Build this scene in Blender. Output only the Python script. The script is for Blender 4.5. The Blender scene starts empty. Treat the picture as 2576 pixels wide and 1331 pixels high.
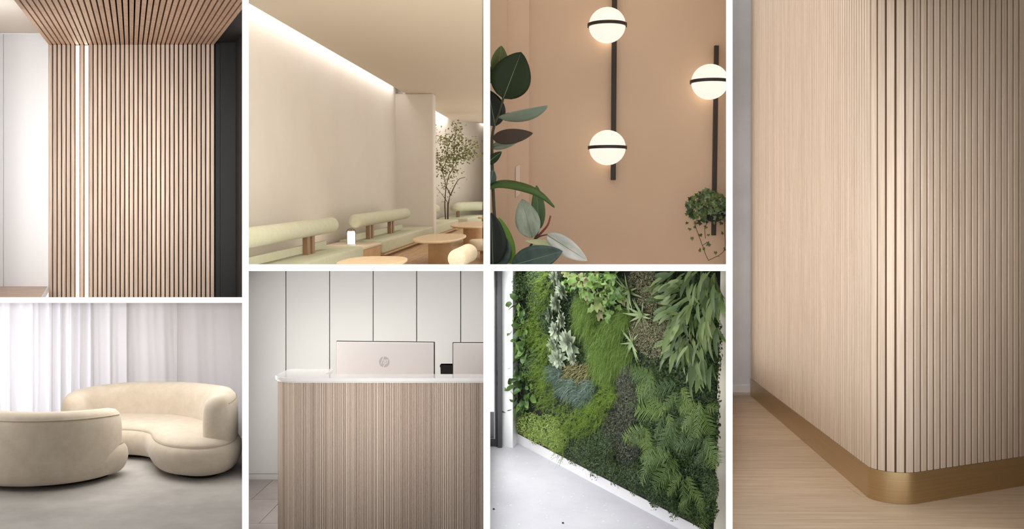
import bpy, bmesh, math, random
from mathutils import Matrix, Vector
rng = random.Random(7)
scene = bpy.context.scene
COL = scene.collection
PI = math.pi
F = 2300.0                      # focal length in pixels of the 2576 px wide frame
CX, CY = 1288.0, 665.5

# ------------------------------------------------------------------ camera
cam_d = bpy.data.cameras.new('camera'); cam = bpy.data.objects.new('camera', cam_d)
COL.objects.link(cam)
cam_d.sensor_fit = 'HORIZONTAL'; cam_d.sensor_width = 36.0
cam_d.lens = 36.0 * F / 2576.0
cam_d.clip_end = 200
cam.location = (0, 0, 0); cam.rotation_euler = (PI / 2, 0, 0)
scene.camera = cam

# ------------------------------------------------------------------ world and exposure
w = bpy.data.worlds.new('world'); scene.world = w; w.use_nodes = True
w.node_tree.nodes['Background'].inputs[0].default_value = (1.0, 0.995, 0.985, 1)
w.node_tree.nodes['Background'].inputs[1].default_value = 1.08
vs = scene.view_settings
vs.view_transform = 'Standard'; vs.look = 'None'; vs.exposure = 0.0; vs.gamma = 1.0
vs.use_curve_mapping = False
scene.cycles.max_bounces = 8
scene.cycles.diffuse_bounces = 4
scene.cycles.sample_clamp_indirect = 6

# ------------------------------------------------------------------ room frames
def rx(a): return Matrix.Rotation(a, 4, 'X')
def rz(a): return Matrix.Rotation(a, 4, 'Z')
I4 = Matrix.Identity(4)
R1 = I4
R2 = rx(math.atan((CY - 473) / F)) @ rz(-math.atan(143 / F))
R3 = rx(math.atan((CY - 510) / F))
R4 = R5 = R6 = I4
R7 = rx(math.atan((CY - 400) / F))
def ray(px, py, R=I4):
    d = Vector(((px - CX) / F, 1.0, (CY - py) / F))
    return R.to_3x3().transposed() @ d
def P(px, py, Y, R=I4):
    d = ray(px, py, R); return d * (Y / d.y)
def Pz(px, py, z, R=I4):
    d = ray(px, py, R); return d * (z / d.z)

# ------------------------------------------------------------------ lights
def area(name, loc, normal, xdir, sx, sy, power, color=(1, 1, 1), R=I4, spread=180):
    l = bpy.data.lights.new(name, 'AREA'); l.shape = 'RECTANGLE'; l.size = sx; l.size_y = sy
    l.energy = power; l.color = color; l.spread = math.radians(spread)
    o = bpy.data.objects.new(name, l); COL.objects.link(o)
    z = -Vector(normal).normalized(); x = Vector(xdir); x = (x - z * x.dot(z)).normalized(); y = z.cross(x)
    m = Matrix((x, y, z)).transposed().to_4x4(); m.translation = Vector(loc)
    o.matrix_world = R @ m
    return o
WARM = (1.0, 0.86, 0.70); SOFT = (1.0, 0.94, 0.87); COOL = (0.93, 0.96, 1.0)
# added fill lights in front of the wall, unseen, close above the viewer
def front_fill(name, px, py, power, color, size=0.5, spread=40, loc=(0, 0.1, 0.9)):
    t = P(px, py, 6.0); n = t - Vector(loc)
    return area(name, loc, n, (1, 0, 0), size, size, power, color, I4, spread)
front_fill('front_fill_lamp', 320, 440, 6.6, (1, .96, .92), loc=(-0.2, 0.2, 0.2), spread=22)
# room of slats: added fill light, unseen behind the front wall, left of the opening
area('slat_room_fill', P(-190, 220, 4.7), (0.45, 1.0, 0.1), (1, 0, 0), .5, 1.3, 11.5, COOL)
# lounge
area('lounge_front_fill', P(900, -260, 4.5), (0.1, 1.0, -.45), (1, 0, 0), 1.2, .5, 120, SOFT)  # added general fill, unseen above the opening
area('lounge_cove_lamp', (-2.33, 9.0, 1.40), (-.35, 0, -1), (0, 1, 0), 7.2, .07, 13, (1, .97, .96), R2)
area('lounge_far_fill', (-.6, 16.0, 1.2), (-.2, .3, -1), (1, 0, 0), 1.5, 1.5, 50, SOFT, R2)  # added fill for the far end, out of view
area('lounge_far_cove_lamp', (-1.3, 18.85, 1.40), (0, .5, -1), (1, 0, 0), 2.2, .08, 16, (1, .97, .96), R2)
area('lounge_far_cove_lamp', (-2.30, 15.6, 1.40), (-.5, 0, -1), (0, 1, 0), 4.2, .08, 16, (1, .97, .96), R2)
area('lounge_wall_fill', P(1213.5, 330, 11.6), (-1, -.033, 0), (0, 1, 0), 13.5, 3.0, 85, (1, .97, .93))  # added panel lying edge-on in the divider, evens out the wall
# lamp room
area('lamp_room_front_fill', P(1560, -260, 4.25), (0.0, 1.0, -.9), (1, 0, 0), 1.0, .3, 2.1, SOFT)  # added fill hidden above the opening, apart from the globes
# curtain room: daylight behind the sheer curtain, plus added unseen side and top fills
area('curtain_daylight', (-5.6, 10.6, -.6), (0.1, -1, -.05), (1, 0, 0), 3.2, 2.6, 85, (.93, .95, 1.0))
area('curtain_room_side_fill', P(-330, 900, 7.0), (1.0, .35, -.2), (0, 1, 0), 2.0, 1.2, 14, (1, .98, .96))
area('curtain_room_top_fill', P(330, 766, 8.6), (0, .1, -1), (1, 0, 0), 1.7, 1.6, 42, (1, .97, .94))  # added top fill for curtain and sofas, edge-on under the divider
# reception
area('reception_top_fill', P(930, 684, 6.2), (0, .05, -1), (1, 0, 0), 1.3, 1.5, 14.5, (1, .98, .96))  # added panel, edge-on under the crossbar divider and unseen
area('reception_side_fill', P(628, 960, 5.9), (1, .287, 0), (0, 1, 0), 1.6, .9, 8.5, (1, .98, .95))  # added light from the left, edge-on in the divider
front_fill('front_fill_lamp', 920, 1010, 1.1, (1, .96, .92), loc=(.1, 0.2, 0.2), spread=16)  # added front fill for the desk
# green wall: daylight on the left side
area('green_room_daylight', P(1237, 960, 5.0), (1, .0222, .0), (0, 1, 0), 1.6, .95, 13.5, (.97, .99, 1.0))
area('green_room_top_fill', P(1400, 684.5, 5.3), (0, .02, -1), (1, 0, 0), .6, 1.0, 6.5, (.98, 1, 1))  # added top fill for leaves and pier, edge-on and unseen
front_fill('front_fill_lamp', 1530, 980, 1.4, (1, 1, 1), loc=(-.1, 0.2, 0.2), spread=14)  # added front fill for the plants
# fluted corner
area('corner_room_side_fill', P(1848, 300, 6.3), (1, -.25, 0), (0, 1, 0), 3.8, 3.8, 30, (1, .96, .91))  # added fill for the left face, edge-on in the third divider
area('corner_room_top_fill', P(2300, -430, 5.0), (0, .2, -1), (1, 0, 0), 1.3, .9, 9, SOFT)  # added fill above the visible part of the room
front_fill('front_fill_lamp', 2220, 620, 3.5, (1, .95, .89), loc=(.2, 0.2, 0.2), spread=30)  # added front fill for slats, plinth and far wall

# ------------------------------------------------------------------ materials
def lin(c):
    c = c / 255.0
    return c / 12.92 if c <= 0.04045 else ((c + 0.055) / 1.055) ** 2.4
def rgb(r, g, b): return (lin(r), lin(g), lin(b), 1.0)
def mat_base(name):
    m = bpy.data.materials.new(name); m.use_nodes = True
    return m, m.node_tree, m.node_tree.nodes['Principled BSDF']
def mat(name, col, rough=.6, metal=0, col2=None, scale=5.0, stretch=(1, 1, 1), bump=0, detail=4,
        coord='Object', spec=.5, emit=None, estr=0, rand=0.0, trans=0.0, contrast=(.35, .65), coat=0):
    m, t, b = mat_base(name); N = t.nodes; L = t.links
    b.inputs['Roughness'].default_value = rough; b.inputs['Metallic'].default_value = metal
    b.inputs['Specular IOR Level'].default_value = spec
    b.inputs['Base Color'].default_value = col
    if coat: b.inputs['Coat Weight'].default_value = coat
    out = None
    if col2 is not None:
        tc = N.new('ShaderNodeTexCoord'); mp = N.new('ShaderNodeMapping')
        mp.inputs['Scale'].default_value = stretch
        L.new(tc.outputs[coord], mp.inputs['Vector'])
        oi = N.new('ShaderNodeObjectInfo'); ml = N.new('ShaderNodeMath'); ml.operation = 'MULTIPLY'
        ml.inputs[1].default_value = 37.0; L.new(oi.outputs['Random'], ml.inputs[0])
        ad = N.new('ShaderNodeVectorMath'); ad.operation = 'ADD'
        L.new(mp.outputs[0], ad.inputs[0]); L.new(ml.outputs[0], ad.inputs[1])
        nz = N.new('ShaderNodeTexNoise'); nz.inputs['Scale'].default_value = scale; nz.inputs['Detail'].default_value = detail
        nz.inputs['Roughness'].default_value = .6
        L.new(ad.outputs[0], nz.inputs['Vector'])
        cr = N.new('ShaderNodeValToRGB'); cr.color_ramp.elements[0].color = col; cr.color_ramp.elements[1].color = col2
        cr.color_ramp.elements[0].position = contrast[0]; cr.color_ramp.elements[1].position = contrast[1]
        L.new(nz.outputs['Fac'], cr.inputs[0]); out = cr.outputs[0]
        if rand:
            hs = N.new('ShaderNodeHueSaturation'); mr = N.new('ShaderNodeMapRange')
            mr.inputs['To Min'].default_value = 1 - rand; mr.inputs['To Max'].default_value = 1 + rand
            L.new(oi.outputs['Random'], mr.inputs['Value']); L.new(mr.outputs[0], hs.inputs['Value'])
            L.new(out, hs.inputs['Color']); out = hs.outputs[0]
        L.new(out, b.inputs['Base Color'])
        if bump:
            bp = N.new('ShaderNodeBump'); bp.inputs['Strength'].default_value = bump; bp.inputs['Distance'].default_value = .01
            L.new(nz.outputs['Fac'], bp.inputs['Height']); L.new(bp.outputs[0], b.inputs['Normal'])
    if emit is not None:
        b.inputs['Emission Color'].default_value = emit; b.inputs['Emission Strength'].default_value = estr
    if trans:
        tr = N.new('ShaderNodeBsdfTranslucent'); mx = N.new('ShaderNodeMixShader'); mx.inputs[0].default_value = trans
        if out is not None: L.new(out, tr.inputs['Color'])
        else: tr.inputs['Color'].default_value = col
        mo = [n for n in N if n.type == 'OUTPUT_MATERIAL'][0]
        L.new(b.outputs[0], mx.inputs[1]); L.new(tr.outputs[0], mx.inputs[2]); L.new(mx.outputs[0], mo.inputs[0])
    return m
def leafmat(name, cols, rough=.5, trans=.2, spec=.4, island=True):
    m, t, b = mat_base(name); N = t.nodes; L = t.links
    b.inputs['Roughness'].default_value = rough; b.inputs['Specular IOR Level'].default_value = spec
    cr = N.new('ShaderNodeValToRGB'); e = cr.color_ramp.elements
    e[0].color = cols[0]; e[-1].color = cols[-1]
    for i, c in enumerate(cols[1:-1]):
        k = e.new((i + 1) / (len(cols) - 1)); k.color = c
    if island:
        g = N.new('ShaderNodeNewGeometry'); L.new(g.outputs['Random Per Island'], cr.inputs[0])
    else:
        g = N.new('ShaderNodeObjectInfo'); L.new(g.outputs['Random'], cr.inputs[0])
    L.new(cr.outputs[0], b.inputs['Base Color'])
    if trans:
        tr = N.new('ShaderNodeBsdfTranslucent'); mx = N.new('ShaderNodeMixShader'); mx.inputs[0].default_value = trans
        L.new(cr.outputs[0], tr.inputs['Color'])
        mo = [n for n in N if n.type == 'OUTPUT_MATERIAL'][0]
        L.new(b.outputs[0], mx.inputs[1]); L.new(tr.outputs[0], mx.inputs[2]); L.new(mx.outputs[0], mo.inputs[0])
    return m
M = {}
M['white_wall'] = mat('white_wall', rgb(246, 246, 245), .9, col2=rgb(249, 249, 248), scale=3)
M['oak_slat'] = mat('oak_slat', rgb(184, 161, 143), .6, col2=rgb(209, 188, 170), scale=6, stretch=(14, 14, .55), rand=.10, bump=.05)
M['oak_slat_warm_lit'] = mat('oak_slat_warm_lit', rgb(178, 140, 112), .5, col2=rgb(206, 170, 142), scale=6, stretch=(14, .55, 14), rand=.08, bump=.05)  # same oak as the wall slats, warm strip light put into its colour
M['black_felt'] = mat('black_felt', rgb(12, 8, 7), 1.0, spec=.1)
M['black_panel'] = mat('black_panel', rgb(15, 14, 14), .65, col2=rgb(21, 20, 19), scale=4, stretch=(3, 3, .4))
M['cabinet_white'] = mat('cabinet_white', rgb(238, 237, 238), .5)
M['ceiling_white'] = mat('ceiling_white', rgb(226, 216, 204), .9)
M['bench_oak'] = mat('bench_oak', rgb(190, 166, 146), .5, col2=rgb(212, 192, 172), scale=5, stretch=(1, 9, 9), bump=.05)
M['led'] = mat('led', rgb(255, 250, 235), .5, emit=(1, .93, .78, 1), estr=5.0)
M['bronze_trim'] = mat('bronze_trim', rgb(150, 112, 72), .4, .6)

# ------------------------------------------------------------------ mesh helpers
class MB:
    def __init__(s): s.v = []; s.f = []
    def add(s, vs, fs):
        o = len(s.v); s.v += [tuple(v) for v in vs]; s.f += [tuple(i + o for i in f) for f in fs]; return s
    def box(s, x0, x1, y0, y1, z0, z1):
        v = [(x0, y0, z0), (x1, y0, z0), (x1, y1, z0), (x0, y1, z0), (x0, y0, z1), (x1, y0, z1), (x1, y1, z1), (x0, y1, z1)]
        return s.add(v, [(3, 2, 1, 0), (4, 5, 6, 7), (0, 1, 5, 4), (1, 2, 6, 5), (2, 3, 7, 6), (3, 0, 4, 7)])
    def hexa(s, lo, hi):
        return s.add(list(lo) + list(hi), [(3, 2, 1, 0), (4, 5, 6, 7), (0, 1, 5, 4), (1, 2, 6, 5), (2, 3, 7, 6), (3, 0, 4, 7)])
    def prism(s, poly, z0, z1):
        n = len(poly); v = [(p[0], p[1], z0) for p in poly] + [(p[0], p[1], z1) for p in poly]
        return s.add(v, [tuple(range(n - 1, -1, -1)), tuple(range(n, 2 * n))] + [(i, (i + 1) % n, n + (i + 1) % n, n + i) for i in range(n)])
    def loft(s, rings, cap=True, closed=True):
        n = len(rings[0]); o = len(s.v); fs = []
        v = [p for r in rings for p in r]
        for j in range(len(rings) - 1):
            for i in range(n if closed else n - 1):
                a = j * n + i; b = j * n + (i + 1) % n
                fs.append((a, b, b + n, a + n))
        if cap:
            fs.append(tuple(range(n - 1, -1, -1))); k = (len(rings) - 1) * n; fs.append(tuple(range(k, k + n)))
        return s.add(v, fs)
    def tube(s, pts, rad, n=8, cap=True):
        pts = [Vector(p) for p in pts]; rings = []
        up = Vector((0, 0, 1))
        if not hasattr(rad, '__len__'): rad = [rad] * len(pts)
        prev = None
        for i, p in enumerate(pts):
            d = (pts[min(i + 1, len(pts) - 1)] - pts[max(i - 1, 0)]).normalized()
            if prev is None:
                a = d.cross(up if abs(d.z) < .95 else Vector((1, 0, 0))).normalized()
            else:
                a = (prev - d * prev.dot(d)).normalized()
            prev = a; b = d.cross(a)
            rings.append([p + (a * math.cos(2 * PI * k / n) + b * math.sin(2 * PI * k / n)) * rad[i] for k in range(n)])
        return s.loft(rings, cap)
    def lathe(s, prof, n=24, c=(0, 0, 0), cap=True):
        rings = [[(c[0] + r * math.cos(2 * PI * k / n), c[1] + r * math.sin(2 * PI * k / n), c[2] + z) for k in range(n)] for r, z in prof]
        return s.loft(rings, cap)
    def mesh(s, name, smooth=False):
        me = bpy.data.meshes.new(name); me.from_pydata(s.v, [], s.f); me.validate(); me.update()
        if smooth: me.polygons.foreach_set('use_smooth', [True] * len(me.polygons))
        return me
CUR = []
def obj(name, mesh, material=None, parent=None, Mx=None, R=I4):
    if isinstance(mesh, MB): mesh = mesh.mesh(name)
    o = bpy.data.objects.new(name, mesh); COL.objects.link(o); CUR.append(o)
    if material is not None and len(mesh.materials) == 0: mesh.materials.append(material)
    Mx = Mx if Mx is not None else I4
    if parent is not None:
        o.parent = parent; o.matrix_basis = Mx
    else:
        o.matrix_basis = R @ Mx
    return o
def tag(o, label, cat=None, group=None, kind=None):
    if label: o['label'] = label
    if cat: o['category'] = cat
    if group: o['group'] = group
    if kind: o['kind'] = kind
    return o
def thing(name, label, cat, loc=(0, 0, 0), R=I4, rot=0, group=None):
    o = bpy.data.objects.new(name, None); COL.objects.link(o); o.empty_display_size = .05
    o.matrix_basis = R @ Matrix.Translation(Vector(loc)) @ rz(rot)
    return tag(o, label, cat, group)
def struct(name, mesh, material, label=None, R=I4, Mx=None):
    return tag(obj(name, mesh, material, R=R, Mx=Mx), label, kind='structure')
def bevel(o, wd=.005, seg=2):
    m = o.modifiers.new('bevel', 'BEVEL'); m.width = wd; m.segments = seg; m.limit_method = 'ANGLE'
    return o
def catmull(pts, n=8, closed=False):
    out = []; m = len(pts); pts = [Vector(p) for p in pts]
    for i in range(m if closed else m - 1):
        if closed: a, b, c, d = pts[(i - 1) % m], pts[i], pts[(i + 1) % m], pts[(i + 2) % m]
        else: a, b, c, d = pts[max(i - 1, 0)], pts[i], pts[i + 1], pts[min(i + 2, m - 1)]
        for k in range(n):
            t = k / n
            out.append(.5 * ((2 * b) + (c - a) * t + (2 * a - 5 * b + 4 * c - d) * t * t + (3 * b - 3 * c + d - a) * t ** 3))
    if not closed: out.append(pts[-1].copy())
    return out
def frame(base, d, nrm):
    y = Vector(d).normalized(); z = Vector(nrm); z = z - y * z.dot(y)
    if z.length < 1e-5: z = y.orthogonal()
    z.normalize(); x = y.cross(z)
    m = Matrix((x, y, z)).transposed().to_4x4(); m.translation = Vector(base); return m

# ================================================================== THE WHITE WALL WITH SEVEN OPENINGS
YF = 4.0
GX = [(609, 625), (1216, 1233), (1827, 1843)]
def strip(n, x0, x1, y0, y1):
    a = P(x0, y1, YF); b = P(x1, y0, YF)
    return tag(obj('trim_%d' % n, MB().box(a.x, b.x, YF, YF + .006, a.z, b.z), M['white_wall']),
        ['narrow white upright between slatted room and lounge openings', 'narrow white upright between lounge and lamp room openings',
         'narrow white upright left of the fluted corner opening', 'narrow white crossbar above the curtain and sofa opening',
         'narrow white crossbar between lounge and reception openings', 'narrow white crossbar between lamp room and green wall openings'][n - 1],
        kind='structure')
CUR.clear()
strip(1, 609, 625, -14, 1345); strip(2, 1216, 1233, -14, 1345); strip(3, 1827, 1843, -14, 1345)
strip(4, -14, 609, 748, 762); strip(5, 625, 1216, 665, 682); strip(6, 1233, 1827, 665, 682)
fw = MB()
for x0, x1, y0, y1 in ((-420, 2996, -700, -14), (-420, 2996, 1345, 1700), (-420, -14, -14, 1345), (2590, 2996, -14, 1345)):
    a = P(x0, y1, YF); b = P(x1, y0, YF); fw.box(a.x, b.x, YF, YF + .006, a.z, b.z)
struct('wall_front', fw, M['white_wall'], 'plain white wall around the seven openings')
def wedge(x0, x1, y0, y1, Ya, Yb):
    lo = [P(x0, y1, Ya), P(x1, y1, Ya), P(x1, y1, Yb), P(x0, y1, Yb)]
    hi = [P(x0, y0, Ya), P(x1, y0, Ya), P(x1, y0, Yb), P(x0, y0, Yb)]
    return MB().hexa(lo, hi)
Y0 = YF + .006
DW = M['white_wall']
for k, (x0, x1, y0, y1, yb) in enumerate(((611, 623, -640, 1500, 21), (1218, 1231, -640, 1500, 21), (1829, 1841, -640, 1500, 9.4),
        (-400, 611, 750, 760, 10.8), (623, 1218, 667, 680, 21), (1231, 1829, 667, 680, 21))):
    struct('wall_divider_%d' % (k + 1), wedge(x0, x1, y0, y1, Y0, yb), DW,
        'white dividing wall behind the %s' % ('first upright', 'second upright', 'third upright', 'left crossbar', 'middle crossbar', 'right crossbar')[k])
struct('wall_outer_left', wedge(-420, -400, -640, 1500, Y0, 10.8), DW, 'white outer wall beyond the left edge')
struct('wall_outer_right', wedge(2960, 2980, -640, 1500, Y0, 9.4), DW, 'white outer wall beyond the right edge')
struct('ceiling_outer', wedge(-420, 2980, -660, -640, Y0, 21), DW, 'white ceiling over all the rooms')
struct('floor_outer', wedge(-420, 2980, 1500, 1520, Y0, 10.8), DW, 'white floor slab under all the rooms')

def fit_room(x0, x1, y0, y1):
    """end every surface of a room inside the walls that divide it from its neighbours"""
    planes = [(Vector((0, YF + .01, 0)), Vector((0, -1, 0)))]
    for px, sg in ((x0, -1), (x1, 1)):
        planes.append((Vector((0, 0, 0)), Vector((F, -(px - CX), 0)).normalized() * sg))
    for py, sg in ((y0, 1), (y1, -1)):
        planes.append((Vector((0, 0, 0)), Vector((0, -(CY - py), F)).normalized() * sg))
    for o in CUR:
        m = o.matrix_basis.copy(); q = o
        while q.parent: q = q.parent; m = q.matrix_basis @ m
        bad = [pl for pl in planes if any((m @ v.co - pl[0]).dot(pl[1]) > 1e-4 for v in o.data.vertices)]
        if not bad: continue
        me = o.data.copy(); inv = m.inverted(); bm = bmesh.new(); bm.from_mesh(me)
        for co, no in bad:
            n3 = (m.to_3x3().transposed() @ no).normalized()
            bmesh.ops.bisect_plane(bm, geom=bm.verts[:] + bm.edges[:] + bm.faces[:], plane_co=inv @ co, plane_no=n3, clear_outer=True)
        n = len(bm.faces); bm.to_mesh(me); bm.free(); o.data = me
        if n == 0: bpy.data.objects.remove(o)
    CUR.clear()

# ================================================================== ROOM 1: SLATTED WALL
def room_slats():
    W = 6.2
    d = Vector(((329 - CX) / F, 1.0, (CY - 378) / F))
    back = lambda p, t: Vector(p) - d * t
    zt = P(0, 112.5, W).z; zb = P(0, 755, W).z
    wall = struct('wall_slatted', MB().box(P(121, 0, W).x, P(543, 0, W).x, W + .010, W + .06, zb, zt + .05), M['black_felt'],
                  'wall of vertical oak slats on black felt, with two light strips')
    pitch = 419.0 / 37; x0 = lambda k: P(122.5 + pitch * k, 0, W).x
    wd = P(7.8 + CX, 0, W).x
    sm = MB().box(0, wd, 0, .010, 0, zt - zb).mesh('slat')
    for k in range(37):
        if k in (6, 8): continue
        obj('slat', sm, M['oak_slat'], wall, Matrix.Translation((x0(k), W, zb)))
    for k, lb in ((6, 'left one of two warm white vertical light strips in the slatted wall'), (8, 'right one of two warm white vertical light strips in the slatted wall')):
        t = thing('light_strip', lb, 'light strip', (x0(k), W, zb), group='light strips in the slatted wall')
        obj('diffuser', MB().box(.001, wd * 1.18, .003, .009, 0, zt - zb - .004), M['led'], t)
        hs = MB(); hs.box(-.0045, .0005, -.001, .0095, 0, zt - zb - .004); hs.box(wd * 1.18 + .0005, wd * 1.18 + .0045, -.001, .0095, 0, zt - zb - .004)
        obj('channel', hs, M['bronze_trim'], t)
    # ceiling of slats running towards the viewer
    A = lambda px: P(px, 112.5, W)
    tn = 2.17
    def bar(px0, px1, z0, z1, t0=0.0, t1=tn):
        a = A(px0); b = A(px1); q = []
        for z in (z0, z1):
            q.append([back(a, t1) + Vector((0, 0, z)), back(b, t1) + Vector((0, 0, z)), back(b, t0) + Vector((0, 0, z)), back(a, t0) + Vector((0, 0, z))])
        return q
    ceil = struct('ceiling_slatted', MB().hexa(*bar(122, 542, .034, .06)), M['black_felt'], 'lowered ceiling of long oak slats above the slatted wall')
    a0 = A(122.5)
    lo, hi = bar(122.5, 130.7, 0, .034)
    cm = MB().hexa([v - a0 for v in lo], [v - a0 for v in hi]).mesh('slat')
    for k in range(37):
        obj('slat', cm, M['oak_slat_warm_lit'], ceil, Matrix.Translation(A(122.5 + pitch * k)))
    # plain ceiling left
    a = P(-420, 84, W); b = P(124, 84, W)
    c = MB(); c.hexa([back(a, tn), back(b, tn), b, a], [v + Vector((0, 0, .03)) for v in (back(a, tn), back(b, tn), b, a)])
    struct('ceiling_plain', c, M['ceiling_white'], 'plain cream ceiling above the white cupboard')
    # white cupboard doors
    t = thing('tall_cupboard', 'tall smooth white cupboard left of the slatted wall', 'cupboard', (P(60, 0, W).x, W + .02, P(0, 722, W).z))
    ox, oz = P(60, 0, W).x, P(0, 722, W).z
    def door(xa, xb, nm='door'):
        o = obj(nm, MB().box(P(xa, 0, W).x - ox, P(xb, 0, W).x - ox, -.02, 0, 0, P(0, 84.5, W).z - oz), M['cabinet_white'], t)
        bevel(o, .002)
    door(9, 121.6); door(-150, 7.8); door(-290, -151.2); door(-420, -291.2)
    obj('carcass', MB().box(P(-420, 0, W).x - ox, P(121, 0, W).x - ox, .002, .05, 0, P(0, 84.5, W).z - oz), M['black_felt'], t)
    # oak bench in front of the cupboard
    bt = thing('oak_bench', 'pale oak bench top in front of the white cupboard', 'bench', P(60, 720.5, W))
    o = P(60, 720.5, W)
    a = P(-420, 720.5, W) - o; b = P(119, 720.5, W) - o
    tt = .75
    bm = MB().hexa([v - Vector((0, 0, .03)) for v in (back(a, tt), back(b, tt), b, a)], [back(a, tt), back(b, tt), b, a])
    obj('bench_top', bm, M['bench_oak'], bt)
    a = P(119.3, 720.5, W) - o; b = P(123.5, 720.5, W) - o
    bm = MB().hexa([v - Vector((0, 0, .032)) for v in (back(a, tt), back(b, tt), b, a)], [back(a, tt), back(b, tt), b, a])
    obj('edge_strip', bm, M['cabinet_white'], bt)
    # dark niche right
    bw = struct('wall_black_panels', MB().box(P(541.5, 0, W).x, P(600, 0, W).x, W + .02, W + .06, zb, P(0, 100, W).z), M['black_felt'], 'black panelled recess right of the slatted wall')
    for xa, xb in ((542.2, 553.6), (554.4, 593)):
        obj('panel', MB().box(P(xa, 0, W).x, P(xb, 0, W).x, W, W + .02, zb, P(0, 106, W).z), M['black_panel'], bw)
    a = P(592.5, 755, W); q = P(592.5, 60, W)
    def side(t0, t1):
        lo = [back(a, t1), back(a, t1) + Vector((.03, 0, 0)), back(a, t0) + Vector((.03, 0, 0)), back(a, t0)]
        return MB().hexa(lo, [v + Vector((0, 0, q.z - a.z + .35)) for v in lo])
    obj('panel', side(0, .2), M['black_panel'], bw); obj('panel', side(.204, 1.0), M['black_panel'], bw)
    a = P(541, 105.5, W); b = P(660, 105.5, W)
    c = MB().hexa([back(a, tn), back(b, tn), b, a], [v + Vector((0, 0, .03)) for v in (back(a, tn), back(b, tn), b, a)])
    struct('ceiling_black', c, M['black_panel'], 'black soffit over the dark recess')
CUR.clear(); room_slats()
fit_room(-405, 617, -645, 755)

# ================================================================== ROOM 5: CURTAIN AND SOFAS
M['velvet'] = mat('velvet', rgb(200, 187, 168), .95, col2=rgb(212, 200, 183), scale=9, bump=.12, spec=.1, contrast=(.3, .7))
M['velvet'].node_tree.nodes['Principled BSDF'].inputs['Sheen Weight'].default_value = .35
M['velvet_piping'] = mat('velvet_piping', rgb(186, 168, 142), .95)
M['black_base'] = mat('black_base', rgb(16, 15, 15), .7)
M['concrete'] = mat('concrete', rgb(166, 162, 158), .55, col2=rgb(206, 203, 199), scale=1.6, detail=9, bump=.06, contrast=(.3, .7))
M['sheer'] = mat('sheer', rgb(243, 241, 242), .9, trans=.6, spec=.1)
def outline_normals(pts):
    n = len(pts); out = []
    area2 = sum(pts[i][0] * pts[(i + 1) % n][1] - pts[(i + 1) % n][0] * pts[i][1] for i in range(n))
    sg = 1 if area2 > 0 else -1
    for i in range(n):
        t = Vector(pts[(i + 1) % n][:2]) - Vector(pts[i - 1][:2]); t.normalize()
        out.append(Vector((t.y, -t.x)) * sg)
    return out
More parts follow.
